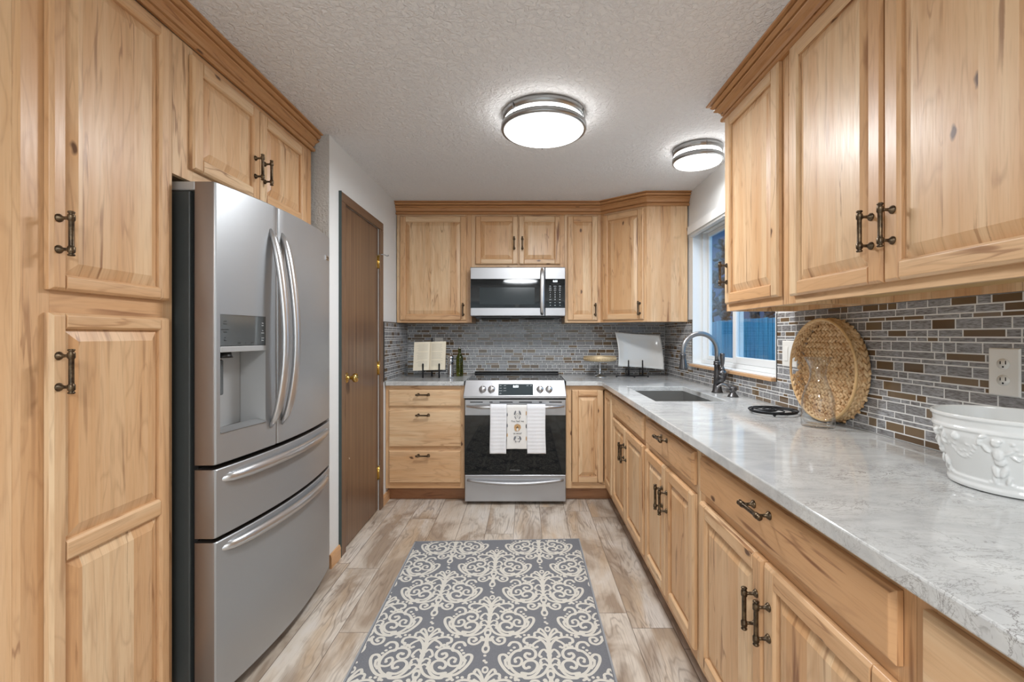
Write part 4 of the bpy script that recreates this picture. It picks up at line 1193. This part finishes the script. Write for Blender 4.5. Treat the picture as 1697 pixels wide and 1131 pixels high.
# ------------------------------------------------------------ faucet and dispenser
fa = thing('faucet', 'dark bronze gooseneck pull-down faucet behind the sink', 'faucet', (1.168, 2.80, CT))
fx0, fy0 = 1.160, 2.800; cz = CT+0.0005
m = MB()
m.lathe([(0.033, 0), (0.033, 0.004), (0.028, 0.012), (0.0225, 0.05), (0.020, 0.09), (0.0185, 0.13), (0.018, 0.165), (0.022, 0.168), (0.022, 0.176), (0.018, 0.179), (0.022, 0.182), (0.022, 0.188), (0.015, 0.192)], at(fx0, fy0, cz), 26)
m.build('base', M_FAUCET, fa)
m = MB(); P = [(fx0, fy0, cz+0.19), (fx0, fy0, 1.150)]
rc = 0.108; zc = 1.172
for i in range(0, 22):
    a = PI*i/21*1.06; P.append((fx0-rc+rc*math.cos(a), fy0-0.01*(1-math.cos(a)), zc+rc*math.sin(a)))
m.tube(P, 0.0145, 16, up=(0, 1, 0)); m.build('spout', M_FAUCETL, fa)
e = Vector(P[-1]); d = (Vector(P[-1])-Vector(P[-2])).normalized(); d = (d+Vector((-0.10, -0.05, 0))).normalized()
a_ = d.cross(Vector((0, 1, 0))).normalized()
m = MB(); m.lathe([(0.0155, -0.005), (0.0175, 0.0), (0.0175, 0.006), (0.0155, 0.009), (0.018, 0.03), (0.0235, 0.062), (0.0265, 0.082), (0.0255, 0.088), (0.0, 0.088)],
                  frame(e, a_, d.cross(a_), d), 24)
m.build('spray_head', M_FAUCET, fa)
m = MB()
vx, vy = fx0+0.010, fy0-0.050
m.tube([(fx0, fy0-0.008, cz+0.055), (vx, vy+0.012, cz+0.090), (vx, vy, cz+0.115)], [0.020, 0.024, 0.026], 16)
m.ellipsoid((vx, vy, cz+0.120), (0.0275, 0, 0), (0, 0.0275, 0), (0, 0, 0.024), 20, 12)
m.lathe([(0.018, 0.0), (0.014, 0.012), (0.009, 0.02), (0.0085, 0.03), (0.012, 0.045), (0.0145, 0.085), (0.013, 0.092), (0.016, 0.096), (0.012, 0.102), (0.0, 0.104)], at(vx, vy, cz+0.138), 18)
m.build('lever', M_FAUCET, fa)
sd = thing('soap_dispenser', 'small dark bronze soap dispenser beside the faucet', 'soap dispenser', (1.168, 2.605, CT))
m = MB(); m.lathe([(0.030, 0.0005), (0.029, 0.004), (0.022, 0.014), (0.016, 0.022), (0.014, 0.030), (0.0195, 0.034), (0.0215, 0.042), (0.0215, 0.054), (0.018, 0.058), (0.0, 0.059)], at(1.168, 2.605, CT), 24)
m.build('base', M_FAUCET, sd)
m = MB(); P = []
for i in range(10):
    t = i/9; P.append((1.168-0.016-0.078*t, 2.605, CT+0.046+0.030*math.sin(PI*min(1, t*1.0)*0.86)-0.01*t))
m.tube(P, [0.0065]*9+[0.0075], 10, up=(0, 1, 0)); m.build('spout', M_FAUCETL, sd)

# ------------------------------------------------------------ switches and outlets
def plate(fr, u, v, w_, h_, label, kind):
    c = fr @ Vector((u, v, 0.009))
    t = thing('switch_plate' if kind != 'outlet' else 'outlet_plate', label, 'switch' if kind != 'outlet' else 'outlet', c)
    m = MB(); m.slab(fr, u-w_/2, u+w_/2, v-h_/2, v+h_/2, 0.0095, 0.012, 0.0145, (0.003,)*4); m.build('cover', M_PLATE, t, bevel=0.001)
    n = 2 if kind == 'double' else 1
    for i in range(n):
        uu = u+(i-(n-1)/2)*0.046
        if kind == 'outlet':
            for s in (-1, 1):
                m = MB(); vv = v+s*0.0195*h_/0.114
                m.lathe([(0.0165, 0.0), (0.0165, 0.0010), (0.0, 0.0010)], fr @ at(uu, vv, 0.0145), 20, sy=0.85)
                oo = m.build('socket', M_PLATE, t)
                m = MB()
                m.slab(fr, uu-0.008, uu-0.0055, vv-0.001, vv+0.007, 0.0156, 0.0159, 0.0159); m.slab(fr, uu+0.0055, uu+0.008, vv-0.001, vv+0.0085, 0.0156, 0.0159, 0.0159)
                m.lathe([(0.0025, 0), (0.0025, 0.0003), (0, 0.0003)], fr @ at(uu, vv-0.0075, 0.0156), 10)
                m.build('slots', M_GASKET, oo)
        else:
            m = MB(); m.slab(fr, uu-0.016, uu+0.016, v-0.034, v+0.034, 0.0146, 0.0156, 0.0175, (0.001, 0.001, 0.0, 0.02)); m.build('rocker', M_PLATE, t, bevel=0.0006)
    return t
plate(TR, -2.166, 1.183, 0.120, 0.122, 'white double switch plate on the tiles between window and basket', 'double')
plate(TR, -1.1935, 1.1745, 0.080, 0.124, 'white outlet plate on the tiles above the ceramic planter', 'outlet')
plate(TW, -0.778, 1.190, 0.076, 0.118, 'white outlet plate half hidden behind the open book', 'outlet')

# ------------------------------------------------------------ left counter: book on stand, pepper mill, bottle
CZ = CT+0.0008
bs = thing('book_stand', 'black iron easel holding the open book', 'stand', (-0.79, 3.80, CT))
m = MB()
for x in (-0.838, -0.706):
    m.tube([(x, 3.752, CZ), (x, 3.754, CZ+0.105)], 0.0062, 8); m.ellipsoid((x, 3.754, CZ+0.108), (0.007, 0, 0), (0, 0.007, 0), (0, 0, 0.011), 8, 6)
    m.tube([(x, 3.752, CZ+0.058), (x, 3.80, CZ+0.050), (x, 3.865, CZ+0.055)], 0.004, 8)
m.tube([(-0.845, 3.760, CZ+0.058), (-0.652, 3.760, CZ+0.056)], 0.0042, 8)
m.tube([(-0.795, 3.90, CZ), (-0.795, 3.900, CZ+0.31)], 0.0058, 8); m.ellipsoid((-0.795, 3.90, CZ+0.315), (0.006, 0, 0), (0, 0.006, 0), (0, 0, 0.012), 8, 6)
m.tube([(-0.84, 3.865, CZ+0.055), (-0.70, 3.865, CZ+0.055)], 0.004, 8); m.tube([(-0.795, 3.865, CZ+0.055), (-0.795, 3.90, CZ+0.05)], 0.004, 8)
m.build('iron_frame', M_IRON, bs)
bk = thing('open_book', 'open book with yellowed pages standing on the black easel', 'book', (-0.79, 3.80, CZ+0.062))
th = 0.19
def pg(u, v, side, lift):
    x = -0.79+side*(0.0005+u*0.130); b = 0.014*math.sin(min(1, u*2.2)*PI/2)*(1-0.5*u)+lift
    yb_ = 3.785+v*0.235*math.sin(th); z_ = CZ+0.062+v*0.235*math.cos(th)
    return Vector((x, yb_-b*math.cos(th)-0.008, z_+b*math.sin(th)*0.3+side*0.004*u))
for side in (-1, 1):
    m = MB()
    nu, nv = 10, 2
    top = [[pg(i/nu, j/nv, side, 0.012 if side < 0 else 0.008) for i in range(nu+1)] for j in range(nv+1)]
    bot = [[pg(i/nu, j/nv, side, -0.004)+Vector((0, 0.004, 0)) for i in range(nu+1)] for j in range(nv+1)]
    P = [p for r in top for p in r]+[p for r in bot for p in r]; k = (nu+1)*(nv+1); fs = []; ms = []
    for j in range(nv):
        for i in range(nu):
            a = j*(nu+1)+i; q = (a, a+1, a+nu+2, a+nu+1)
            m.add([P[x] for x in (q if side > 0 else q[::-1])], [(0, 1, 2, 3)], 0, smooth=False)
            m.add([P[k+x] for x in (q[::-1] if side > 0 else q)], [(0, 1, 2, 3)], 1)
    for i in range(nu):
        for j in (0, nv):
            a = j*(nu+1)+i; m.add([P[a], P[a+1], P[k+a+1], P[k+a]], [(0, 1, 2, 3)], 1)
    for j in range(nv):
        for i in (0, nu):
            a = j*(nu+1)+i; m.add([P[a], P[a+nu+1], P[k+a+nu+1], P[k+a]], [(0, 1, 2, 3)], 1)
    o = m.build('page_block', [M_PAPER, M_PAPERE], bk)
    m = MB(); R = random.Random(9+side)
    for r_ in range(19):
        v_ = 0.90-r_*0.042
        if r_ in (6, 13): continue
        ua, ub = (0.12, 0.12+0.72*R.uniform(0.8, 1)); L = 0.012 if side < 0 else 0.008
        for s_ in range(8):
            a, b = ua+(ub-ua)*s_/8, ua+(ub-ua)*(s_+0.82)/8
            q = [pg(a, v_, side, L+0.0006), pg(b, v_, side, L+0.0006), pg(b, v_+0.010, side, L+0.0006), pg(a, v_+0.010, side, L+0.0006)]
            m.add(q, [(0, 1, 2, 3)])
    m.build('print_lines', M_TEXTG if False else simple('ink_faint', srgb(176, 170, 156), 0.8), bk)
pm = thing('pepper_mill', 'silver pepper mill standing left of the green bottle', 'pepper mill', (-0.616, 3.765, CT))
m = MB(); m.lathe([(0.027, 0.0), (0.0275, 0.004), (0.025, 0.05), (0.0225, 0.10), (0.022, 0.128), (0.0235, 0.130)], at(-0.616, 3.768, CZ), 28); m.build('body', M_CHROME, pm)
m = MB(); m.lathe([(0.0235, 0.1305), (0.0235, 0.142), (0.020, 0.144), (0.020, 0.152), (0.0275, 0.157), (0.028, 0.166), (0.022, 0.180), (0.010, 0.187), (0.006, 0.189), (0.008, 0.195), (0.0, 0.199)], at(-0.616, 3.768, CZ), 28); m.build('head', M_CHROME, pm)
ob = thing('oil_bottle', 'tall olive green glass oil bottle with metal pourer, left of the range', 'bottle', (-0.565, 3.93, CT))
m = MB(); m.lathe([(0.029, 0.0), (0.030, 0.004), (0.030, 0.150), (0.027, 0.166), (0.016, 0.185), (0.0125, 0.195), (0.0120, 0.225), (0.014, 0.226), (0.014, 0.234), (0.011, 0.235)], at(-0.565, 3.93, CZ), 28); m.build('glass', M_GREEN, ob)
m = MB(); m.lathe([(0.013, 0.2355), (0.013, 0.240), (0.006, 0.244), (0.004, 0.256), (0.003, 0.262)], at(-0.565, 3.93, CZ), 14); m.build('pourer', M_CHROME, ob)

# ------------------------------------------------------------ back right: cake stand, platter on stand
cs = thing('cake_stand', 'pedestal cake stand with carved rim and silver foot, left of the white platter', 'cake stand', (0.618, 3.86, CT))
m = MB(); f = at(0.618, 3.86, CZ)
m.lathe([(0.055, 0), (0.055, 0.003), (0.045, 0.010), (0.020, 0.018), (0.011, 0.030), (0.009, 0.042), (0.013, 0.052), (0.008, 0.062), (0.007, 0.085), (0.011, 0.100), (0.010, 0.108), (0.016, 0.118), (0.030, 0.124)], f, 30); m.build('pedestal', M_CHROME, cs)
m = MB(); m.lathe([(0.03, 0.1245), (0.128, 0.134), (0.130, 0.137), (0.0, 0.137)], f, 48); m.build('plate', simple('stand_plate', srgb(205, 190, 165), 0.4), cs)
m = MB(); m.lathe([(0.131, 0.1355), (0.135, 0.138), (0.135, 0.170), (0.131, 0.173), (0.128, 0.170), (0.128, 0.138)], f, 48, cap0=False, cap1=False)
for i in range(40):
    a = 2*PI*i/40; m.ellipsoid((0.618+0.135*math.cos(a), 3.86+0.135*math.sin(a), CZ+0.153), (0.004, 0, 0), (0, 0.006, 0), (0, 0, 0.010), 6, 4)
m.build('rim', simple('carved_rim', srgb(200, 176, 138), 0.45, 0.25), cs)
ps = thing('platter_stand', 'black iron easel holding the white platter', 'stand', (0.90, 3.84, CT))
m = MB()
for x in (0.855, 0.972):
    m.tube([(x, 3.845, CZ+0.006), (x, 3.85, CZ+0.128)], [0.008, 0.0055], 8); m.ellipsoid((x, 3.85, CZ+0.131), (0.006, 0, 0), (0, 0.006, 0), (0, 0, 0.010), 8, 6)
    m.tube([(x, 3.848, CZ+0.070), (x, 3.89, CZ+0.062), (x, 3.94, CZ+0.068), (x, 3.955, CZ+0.006)], 0.0035, 8)
for (a, b) in (((0.745, 3.80), (1.005, 3.80)), ((0.745, 3.80), (0.885, 3.765)), ((0.885, 3.765), (1.005, 3.80)), ((0.745, 3.80), (0.855, 3.845)), ((0.855, 3.845), (0.972, 3.845)), ((1.005, 3.80), (0.972, 3.845)), ((0.885, 3.765), (0.855, 3.845)), ((0.885, 3.765), (0.972, 3.845)), ((0.855, 3.845), (0.855, 3.955)), ((0.972, 3.845), (0.972, 3.955))):
    m.tube([(*a, CZ+0.012), (*b, CZ+0.012)], 0.003, 6)
for p in ((0.745, 3.80), (1.005, 3.80), (0.885, 3.765)): m.ellipsoid((*p, CZ+0.0085), (0.008, 0, 0), (0, 0.008, 0), (0, 0, 0.008), 10, 6)
m.build('iron_frame', M_IRON, ps)
m = MB(); tl = 0.20
def plat(u, v):
    a, b = 2*u-1, 2*v-1
    hx = 0.194*(1-0.085*(1-b*b) if a < 0 else 1+0.035*(1-b*b)); hz = 0.150*(1-0.045*(1-a*a))
    x = a*hx; z = b*hz
    d = -0.028*(max(0, 1-a**4))*(max(0, 1-b**4))
    x += -0.008*b*(1); 
    z += -0.014*a
    q = Vector((0.965+x, 0, 0)); dep = d
    return Vector((q.x, 3.965+z*math.sin(tl)-dep*math.cos(tl)-0.028, CZ+0.216+z*math.cos(tl)))
m.grid(plat, 26, 18)
o = m.build('platter', M_CERAM, None, solid=0.006)
tag(o, 'large rectangular white platter with curved edges standing on a black easel', 'platter')

# ------------------------------------------------------------ basket
bt = thing('woven_basket', 'round braided water hyacinth tray leaning against the right wall tiles', 'basket', (1.21, 1.852, CT))
bc = Vector((0, 1.852, CT+0.001+0.2095)); BR = 0.2085; XF, XBK = 1.183, 1.2285
def leaf(m, c, d, n, L=0.017, W=0.0085, T=0.006):
    d = Vector(d).normalized(); n = Vector(n).normalized(); s = d.cross(n)
    m.ellipsoid(c, s*W, n*T, d*L, 7, 5)
m = MB(); R = random.Random(4)
m.lathe([(BR-0.008, 0.0), (BR-0.008, 0.002), (0, 0.002)], frame((XBK+0.004, bc.y, bc.z), (0, 1, 0), (0, 0, 1), (1, 0, 0)), 40, mat=1)
row = -0.185
while row < 0.19:
    half = math.sqrt(max(0, (BR-0.012)**2-row**2)); y = -half+R.uniform(0, 0.004)
    while y < half:
        for s in (-1, 1):
            dy = R.uniform(-0.002, 0.002)
            leaf(m, (XBK-0.001+R.uniform(-0.001, 0.001), bc.y+y+dy+(0.006 if s > 0 else 0), bc.z+row+s*0.0062), (0.10, 1, -s*0.52), (-1, 0, 0), 0.0165, 0.0078, 0.007)
        y += 0.0235
    row += 0.0245
m.build('woven_base', [M_WICK, M_WICKD], bt)
m = MB()
def hole(a):   # handle openings at both ends
    a = (a+PI) % (2*PI)-PI
    return abs(a) < 0.16 or abs(abs(a)-PI) < 0.16
for ri, xx in enumerate((XBK-0.008, XBK-0.024, XBK-0.040)):
    n = 52
    for i in range(n):
        a = 2*PI*(i+0.5*(ri % 2))/n
        if ri in (1, 2) and hole(a): continue
        rr = BR-0.010+0.003*(ri == 0)
        for s in (-1, 1):
            p = Vector((xx+s*0.0042, bc.y+rr*math.cos(a), bc.z+rr*math.sin(a))); n_ = Vector((0, math.cos(a), math.sin(a))); tdir = Vector((0, -math.sin(a), math.cos(a)))
            leaf(m, p, tdir+Vector((-s*0.5, 0, 0)), n_, 0.0165, 0.0068, 0.0062)
m.build('woven_side', [M_WICK], bt)
m = MB(); P = []
n = 72
for i in range(n+1):
    a = 2*PI*i/n; P.append((XF-0.0035, bc.y+(BR-0.004)*math.cos(a), bc.z+(BR-0.0075)*math.sin(a)))
m.tube(P, 0.0052, 8, cap=False, up=(1, 0, 0)); m.build('rim', simple('smooth_cane', srgb(208, 170, 118), 0.45), bt)

# ------------------------------------------------------------ trivet, vase
tv = thing('wire_trivet', 'flat black wire trivet lying on the counter beside the glass vase', 'trivet', (1.11, 2.03, CT))
m = MB(); tc = Vector((1.098, 2.052, CZ+0.016)); TR_ = 0.098
def circ(c, r, n=40): return [(c[0]+r*math.cos(2*PI*i/n), c[1]+r*math.sin(2*PI*i/n), c[2]) for i in range(n+1)]
m.tube(circ(tc, TR_), 0.0035, 8, cap=False); m.tube(circ(tc+Vector((0, 0, -0.006)), TR_-0.004), 0.003, 8, cap=False)
for k in range(6):
    a = 2*PI*k/6; P = []
    for i in range(14):
        t = i/13; r = TR_*(1-t*0.92); b = a+t*2.0; P.append((tc.x+r*math.cos(b), tc.y+r*math.sin(b), tc.z))
    m.tube(P, 0.0028, 6)
m.tube(circ(tc, 0.018, 16), 0.0028, 6, cap=False)
for k in range(3):
    a = 2*PI*k/3-2.0; m.ellipsoid((tc.x+(TR_-0.004)*math.cos(a), tc.y+(TR_-0.004)*math.sin(a), CZ+0.0065), (0.0062,0,0),(0,0.0062,0),(0,0,0.0064), 10, 7)
m.build('wire_frame', M_IRON, tv)
m = MB()
outer = [(0.055, 0.0), (0.0565, 0.004), (0.0568, 0.02), (0.0565, 0.06), (0.0562, 0.09), (0.053, 0.115), (0.045, 0.140), (0.034, 0.165), (0.028, 0.188), (0.0275, 0.205), (0.031, 0.228), (0.039, 0.248), (0.0475, 0.264)]
inner = [(0.0450, 0.2645), (0.0365, 0.248), (0.0285, 0.228), (0.0250, 0.205), (0.0255, 0.188), (0.0312, 0.165), (0.042, 0.141), (0.050, 0.115), (0.0532, 0.09), (0.0535, 0.06), (0.052, 0.03), (0.045, 0.014), (0.0, 0.011)]
m.lathe(outer+inner, at(1.112, 1.758, CZ), 48)
o = m.build('glass_vase', M_VASE); tag(o, 'clear glass carafe shaped vase standing in front of the round basket', 'vase')

# ------------------------------------------------------------ ceramic planter
cr = thing('ceramic_planter', 'large white glazed planter with relief figures at the right edge of the counter', 'planter', (1.105, 1.055, CT))
m = MB(); cf = at(1.102, 1.055, CZ); SY = 1.12
m.lathe([(0.088, 0.0), (0.097, 0.002), (0.099, 0.010), (0.096, 0.016), (0.098, 0.024), (0.095, 0.028), (0.100, 0.045), (0.108, 0.070), (0.117, 0.10), (0.122, 0.12), (0.123, 0.131), (0.1265, 0.134), (0.126, 0.139),
         (0.123, 0.142), (0.1245, 0.157), (0.1285, 0.160), (0.1285, 0.166), (0.1255, 0.1685), (0.121, 0.166), (0.118, 0.14), (0.112, 0.10), (0.095, 0.04), (0.085, 0.012), (0.0, 0.011)], cf, 72, sy=SY)
def csurf(a, z, out=0.0):
    r = 0.095+(z-0.028)*0.30+out
    return Vector((1.102+r*math.cos(a), 1.055+r*math.sin(a)*SY, CZ+z))
def cnor(a): return Vector((math.cos(a), math.sin(a)/SY, -0.25)).normalized()
def figure(m, a, s=1):
    up = Vector((0, 0, 1)); n = cnor(a); t = up.cross(n).normalized()
    E = lambda da, z, rx, rz, d, tilt=0.0: m.ellipsoid(csurf(a+da*s, z, -0.0008), (t*math.cos(tilt)+up*math.sin(tilt))*rx, n*d, (up*math.cos(tilt)-t*math.sin(tilt))*rz, 10, 7)
    E(0.0, 0.118, 0.0085, 0.0090, 0.008)             # head
    E(0.01, 0.1225, 0.0100, 0.0055, 0.0075)          # hair
    E(0.02, 0.094, 0.0105, 0.016, 0.0075, 0.15)      # chest
    E(0.05, 0.078, 0.0105, 0.011, 0.008)             # belly
    E(0.10, 0.058, 0.0068, 0.018, 0.007, -0.25)      # thigh
    E(-0.02, 0.056, 0.0065, 0.017, 0.0065, 0.15)
    E(0.16, 0.038, 0.0048, 0.013, 0.0055, -0.2)
    E(-0.04, 0.036, 0.0048, 0.013, 0.0055, 0.05)
    E(0.19, 0.0275, 0.008, 0.0035, 0.0055); E(-0.08, 0.0275, 0.008, 0.0035, 0.0055)
    E(0.15, 0.099, 0.0045, 0.012, 0.0055, -0.9); E(0.22, 0.090, 0.004, 0.012, 0.005, 0.9)   # arm on hip
    E(-0.14, 0.104, 0.0045, 0.013, 0.0055, 0.6); E(-0.21, 0.118, 0.004, 0.012, 0.005, -0.1); E(-0.16, 0.128, 0.004, 0.009, 0.005, -1.1)
for a in (PI*1.18, PI*0.86, PI*1.50, PI*0.55): figure(m, a, 1 if a > 3.3 else -1)
R = random.Random(12)
for a0 in (PI*0.70, PI*1.02, PI*1.34, PI*1.62):
    for i in range(15):
        t = i/14; a = a0+(t-0.5)*0.62; z = 0.118-0.045*math.sin(PI*t)
        m.ellipsoid(csurf(a, z, -0.0018), (0.0045, 0, 0), (0, 0.0045, 0), (0, 0, 0.0045), 7, 5)
    for i in range(12):
        a = a0+R.uniform(-0.2, 0.2); z = R.uniform(0.075, 0.105)
        m.ellipsoid(csurf(a, z, -0.0022), (0.004, 0.002, 0), (0, 0.006, 0.002), (0.001, 0, 0.0035), 6, 4)
m.ellipsoid(csurf(PI*1.0, 0.118, -0.001), (0.008, 0, 0), (0, 0.010, 0), (0, 0, 0.010), 12, 8)
pb = m.build('bowl', M_CERAM, cr)
md = pb.modifiers.new('remesh', 'REMESH'); md.mode = 'VOXEL'; md.voxel_size = 0.0016; md.use_smooth_shade = True
md = pb.modifiers.new('smooth', 'SMOOTH'); md.factor = 0.5; md.iterations = 4

# ------------------------------------------------------------ rug
def catmull(P, n=5):
    P = [Vector((p[0], p[1])) for p in P]; out = []
    Q = [P[0]*2-P[1]]+P+[P[-1]*2-P[-2]]
    for i in range(1, len(Q)-2):
        for k in range(n):
            t = k/n; a, b, c, d = Q[i-1], Q[i], Q[i+1], Q[i+2]
            out.append(0.5*((2*b)+(c-a)*t+(2*a-5*b+4*c-d)*t*t+(3*b-a-3*c+d)*t*t*t))
    out.append(P[-1]); return out
RC = [Vector((-0.679, 2.822)), Vector((-0.650, 0.45)), Vector((0.335, 0.45)), Vector((0.331, 2.862))]
def clip(poly):
    for i in range(4):
        a, b = RC[i], RC[(i+1) % 4]; nrm = Vector((-(b-a).y, (b-a).x)).normalized(); out = []
        dd = [(p-a).dot(nrm)-0.012 for p in poly]
        for k in range(len(poly)):
            k2 = (k+1) % len(poly)
            if dd[k] >= 0: out.append(poly[k])
            if (dd[k] >= 0) != (dd[k2] >= 0): out.append(poly[k].lerp(poly[k2], dd[k]/(dd[k]-dd[k2])))
        poly = out
        if len(poly) < 3: return None
    return poly
ORI = [(1035-x)/1.0 for x in (0,)]
def MP(x, y): return ((x-1035)/445*0.2, (600-y)/250*0.205)
W = 0.0053
ST = [  # (points, half width)
    ([(1035, 480), (1050, 430), (1085, 385), (1110, 375), (1122, 390)], W), ([(1040, 460), (1075, 425), (1120, 402), (1158, 408), (1160, 428)], W),
    ([(1040, 470), (1085, 450), (1115, 440)], W*0.9),
    ([(1040, 600), (1042, 540), (1065, 490), (1120, 452), (1200, 440), (1252, 452), (1258, 478), (1232, 488)], W*1.15),
    ([(1100, 462), (1150, 480), (1180, 505), (1160, 522), (1140, 515)], W), ([(1045, 560), (1075, 535), (1105, 545), (1125, 575), (1110, 585)], W),
    ([(1180, 505), (1215, 515), (1245, 512)], W*0.9),
    ([(1395, 505), (1370, 482), (1320, 482), (1290, 505), (1290, 540), (1330, 545), (1375, 580), (1385, 625), (1355, 670), (1300, 700), (1250, 705)], W*1.2),
    ([(1300, 706), (1360, 700), (1420, 665), (1465, 615), (1468, 578), (1430, 570), (1400, 590), (1415, 610)], W*1.2),
    ([(1420, 612), (1410, 640), (1380, 660)], W),
    ([(1330, 548), (1260, 525), (1190, 528), (1155, 555), (1165, 590), (1215, 600), (1250, 580), (1235, 560), (1210, 565)], W*1.15),
    ([(1380, 640), (1330, 648), (1290, 640), (1275, 610), (1300, 590), (1335, 600), (1330, 618)], W),
    ([(1275, 690), (1205, 695), (1155, 670), (1142, 635), (1175, 612), (1235, 615), (1262, 640), (1245, 662), (1215, 655)], W*1.15),
    ([(1300, 735), (1330, 722), (1290, 712), (1220, 718), (1160, 700), (1120, 660), (1112, 625)], W*1.1),
    ([(1045, 620), (1075, 598), (1110, 605), (1115, 622)], W*0.9), ([(1045, 650), (1075, 635), (1108, 645), (1110, 660)], W*0.9),
    ([(1052, 655), (1085, 690), (1130, 712), (1190, 722), (1250, 722), (1255, 708)], W*1.1),
    ([(1075, 740), (1105, 775), (1150, 790), (1195, 775), (1195, 742), (1150, 738), (1130, 755), (1150, 765)], W*1.1),
    ([(1045, 745), (1070, 760), (1085, 735)], W*1.2),
    ([(1035, 600), (1035, 650)], W*1.4), ([(1035, 720), (1035, 790)], W*1.6),
    ([(1035, 470), (1035, 500)], W*1.6),
]
DOTS = [(1215, 425), (1255, 425), (1292, 440), (1345, 520), (1372, 540), (1392, 560), (1035, 870), (1035, 905), (1035, 330), (1200, 500), (1225, 500)]
RINGS = [(1035, 378, 30, 26), (1035, 822, 38, 38), (1035, 575, 24, 22), (1035, 700, 36, 36)]
rugm = MB()
ZP = 0.0094
def put(poly):
    q = clip(poly)
    zz_ = ZP+random.uniform(0, 0.00012)
    if q: rugm.add([(p.x, p.y, zz_) for p in q], [tuple(range(len(q)))], 1)
def motif(ox, oy):
    T = lambda p: Vector((ox+p[0], oy+p[1]))
    for s in (1, -1):
        for pts, w in ST:
            Q = catmull([MP(*p) for p in pts], 4); Q = [T((q.x*s, q.y)) for q in Q]
            L = []; Rr = []
            for i, q in enumerate(Q):
                d = (Q[min(i+1, len(Q)-1)]-Q[max(i-1, 0)]).normalized(); n = Vector((-d.y, d.x)); L.append(q+n*w); Rr.append(q-n*w)
            for i in range(len(Q)-1): 
                pl = [Rr[i], Rr[i+1], L[i+1], L[i]]
                put(pl)
            for c, rr in ((Q[0], w), (Q[-1], w*1.35)): put([c+Vector((math.cos(2*PI*k/8), math.sin(2*PI*k/8)))*rr for k in range(8)])
        for d in DOTS:
            if d[0] == 1035 and s < 0: continue
            x, y = MP(*d); c = T((x*s, y)); put([c+Vector((math.cos(2*PI*k/8)*0.0068, math.sin(2*PI*k/8)*0.0068)) for k in range(8)])
    for (x, y, a, b) in RINGS:
        x, y = MP(x, y); c = T((x, y)); a = a/445*0.2; b = b/250*0.205*0.9; k2 = 0.45
        for k in range(14):
            q, q2 = 2*PI*k/14, 2*PI*(k+1)/14
            put([c+Vector((a*math.cos(q), b*math.sin(q))), c+Vector((a*math.cos(q2), b*math.sin(q2))), c+Vector((a*k2*math.cos(q2), b*k2*math.sin(q2))), c+Vector((a*k2*math.cos(q), b*k2*math.sin(q)))])
for j in range(-1, 11):
    for i in range(-2, 3):
        oy = 2.518-0.2405*j; ox = -0.170+0.50*i+(0.25 if j % 2 else 0.0)+0.004*j
        if -0.95 < ox < 0.60: motif(ox, oy)
t_ = 0.009
P = [(p.x, p.y, 0.0008) for p in RC]+[(p.x, p.y, t_) for p in RC]
rugm.add(P, [(3, 2, 1, 0)[::-1][::-1], (4, 5, 6, 7), (0, 1, 5, 4), (1, 2, 6, 5), (2, 3, 7, 6), (3, 0, 4, 7)], 0)
for i in range(4):   # bound edge
    a, b = RC[i], RC[(i+1) % 4]; d = (b-a).normalized(); n = Vector((-d.y, d.x))
    rugm.add([(a.x, a.y, t_+0.0008), (b.x, b.y, t_+0.0008), ((b+n*0.007).x, (b+n*0.007).y, t_+0.0008), ((a+n*0.007).x, (a+n*0.007).y, t_+0.0008)], [(0, 1, 2, 3)], 2)
o = rugm.build('area_rug', [M_RUG, M_RUGP, simple('rug_binding', srgb(150, 152, 155), 0.9)])
tag(o, 'grey area rug with cream damask pattern on the plank floor', 'rug')
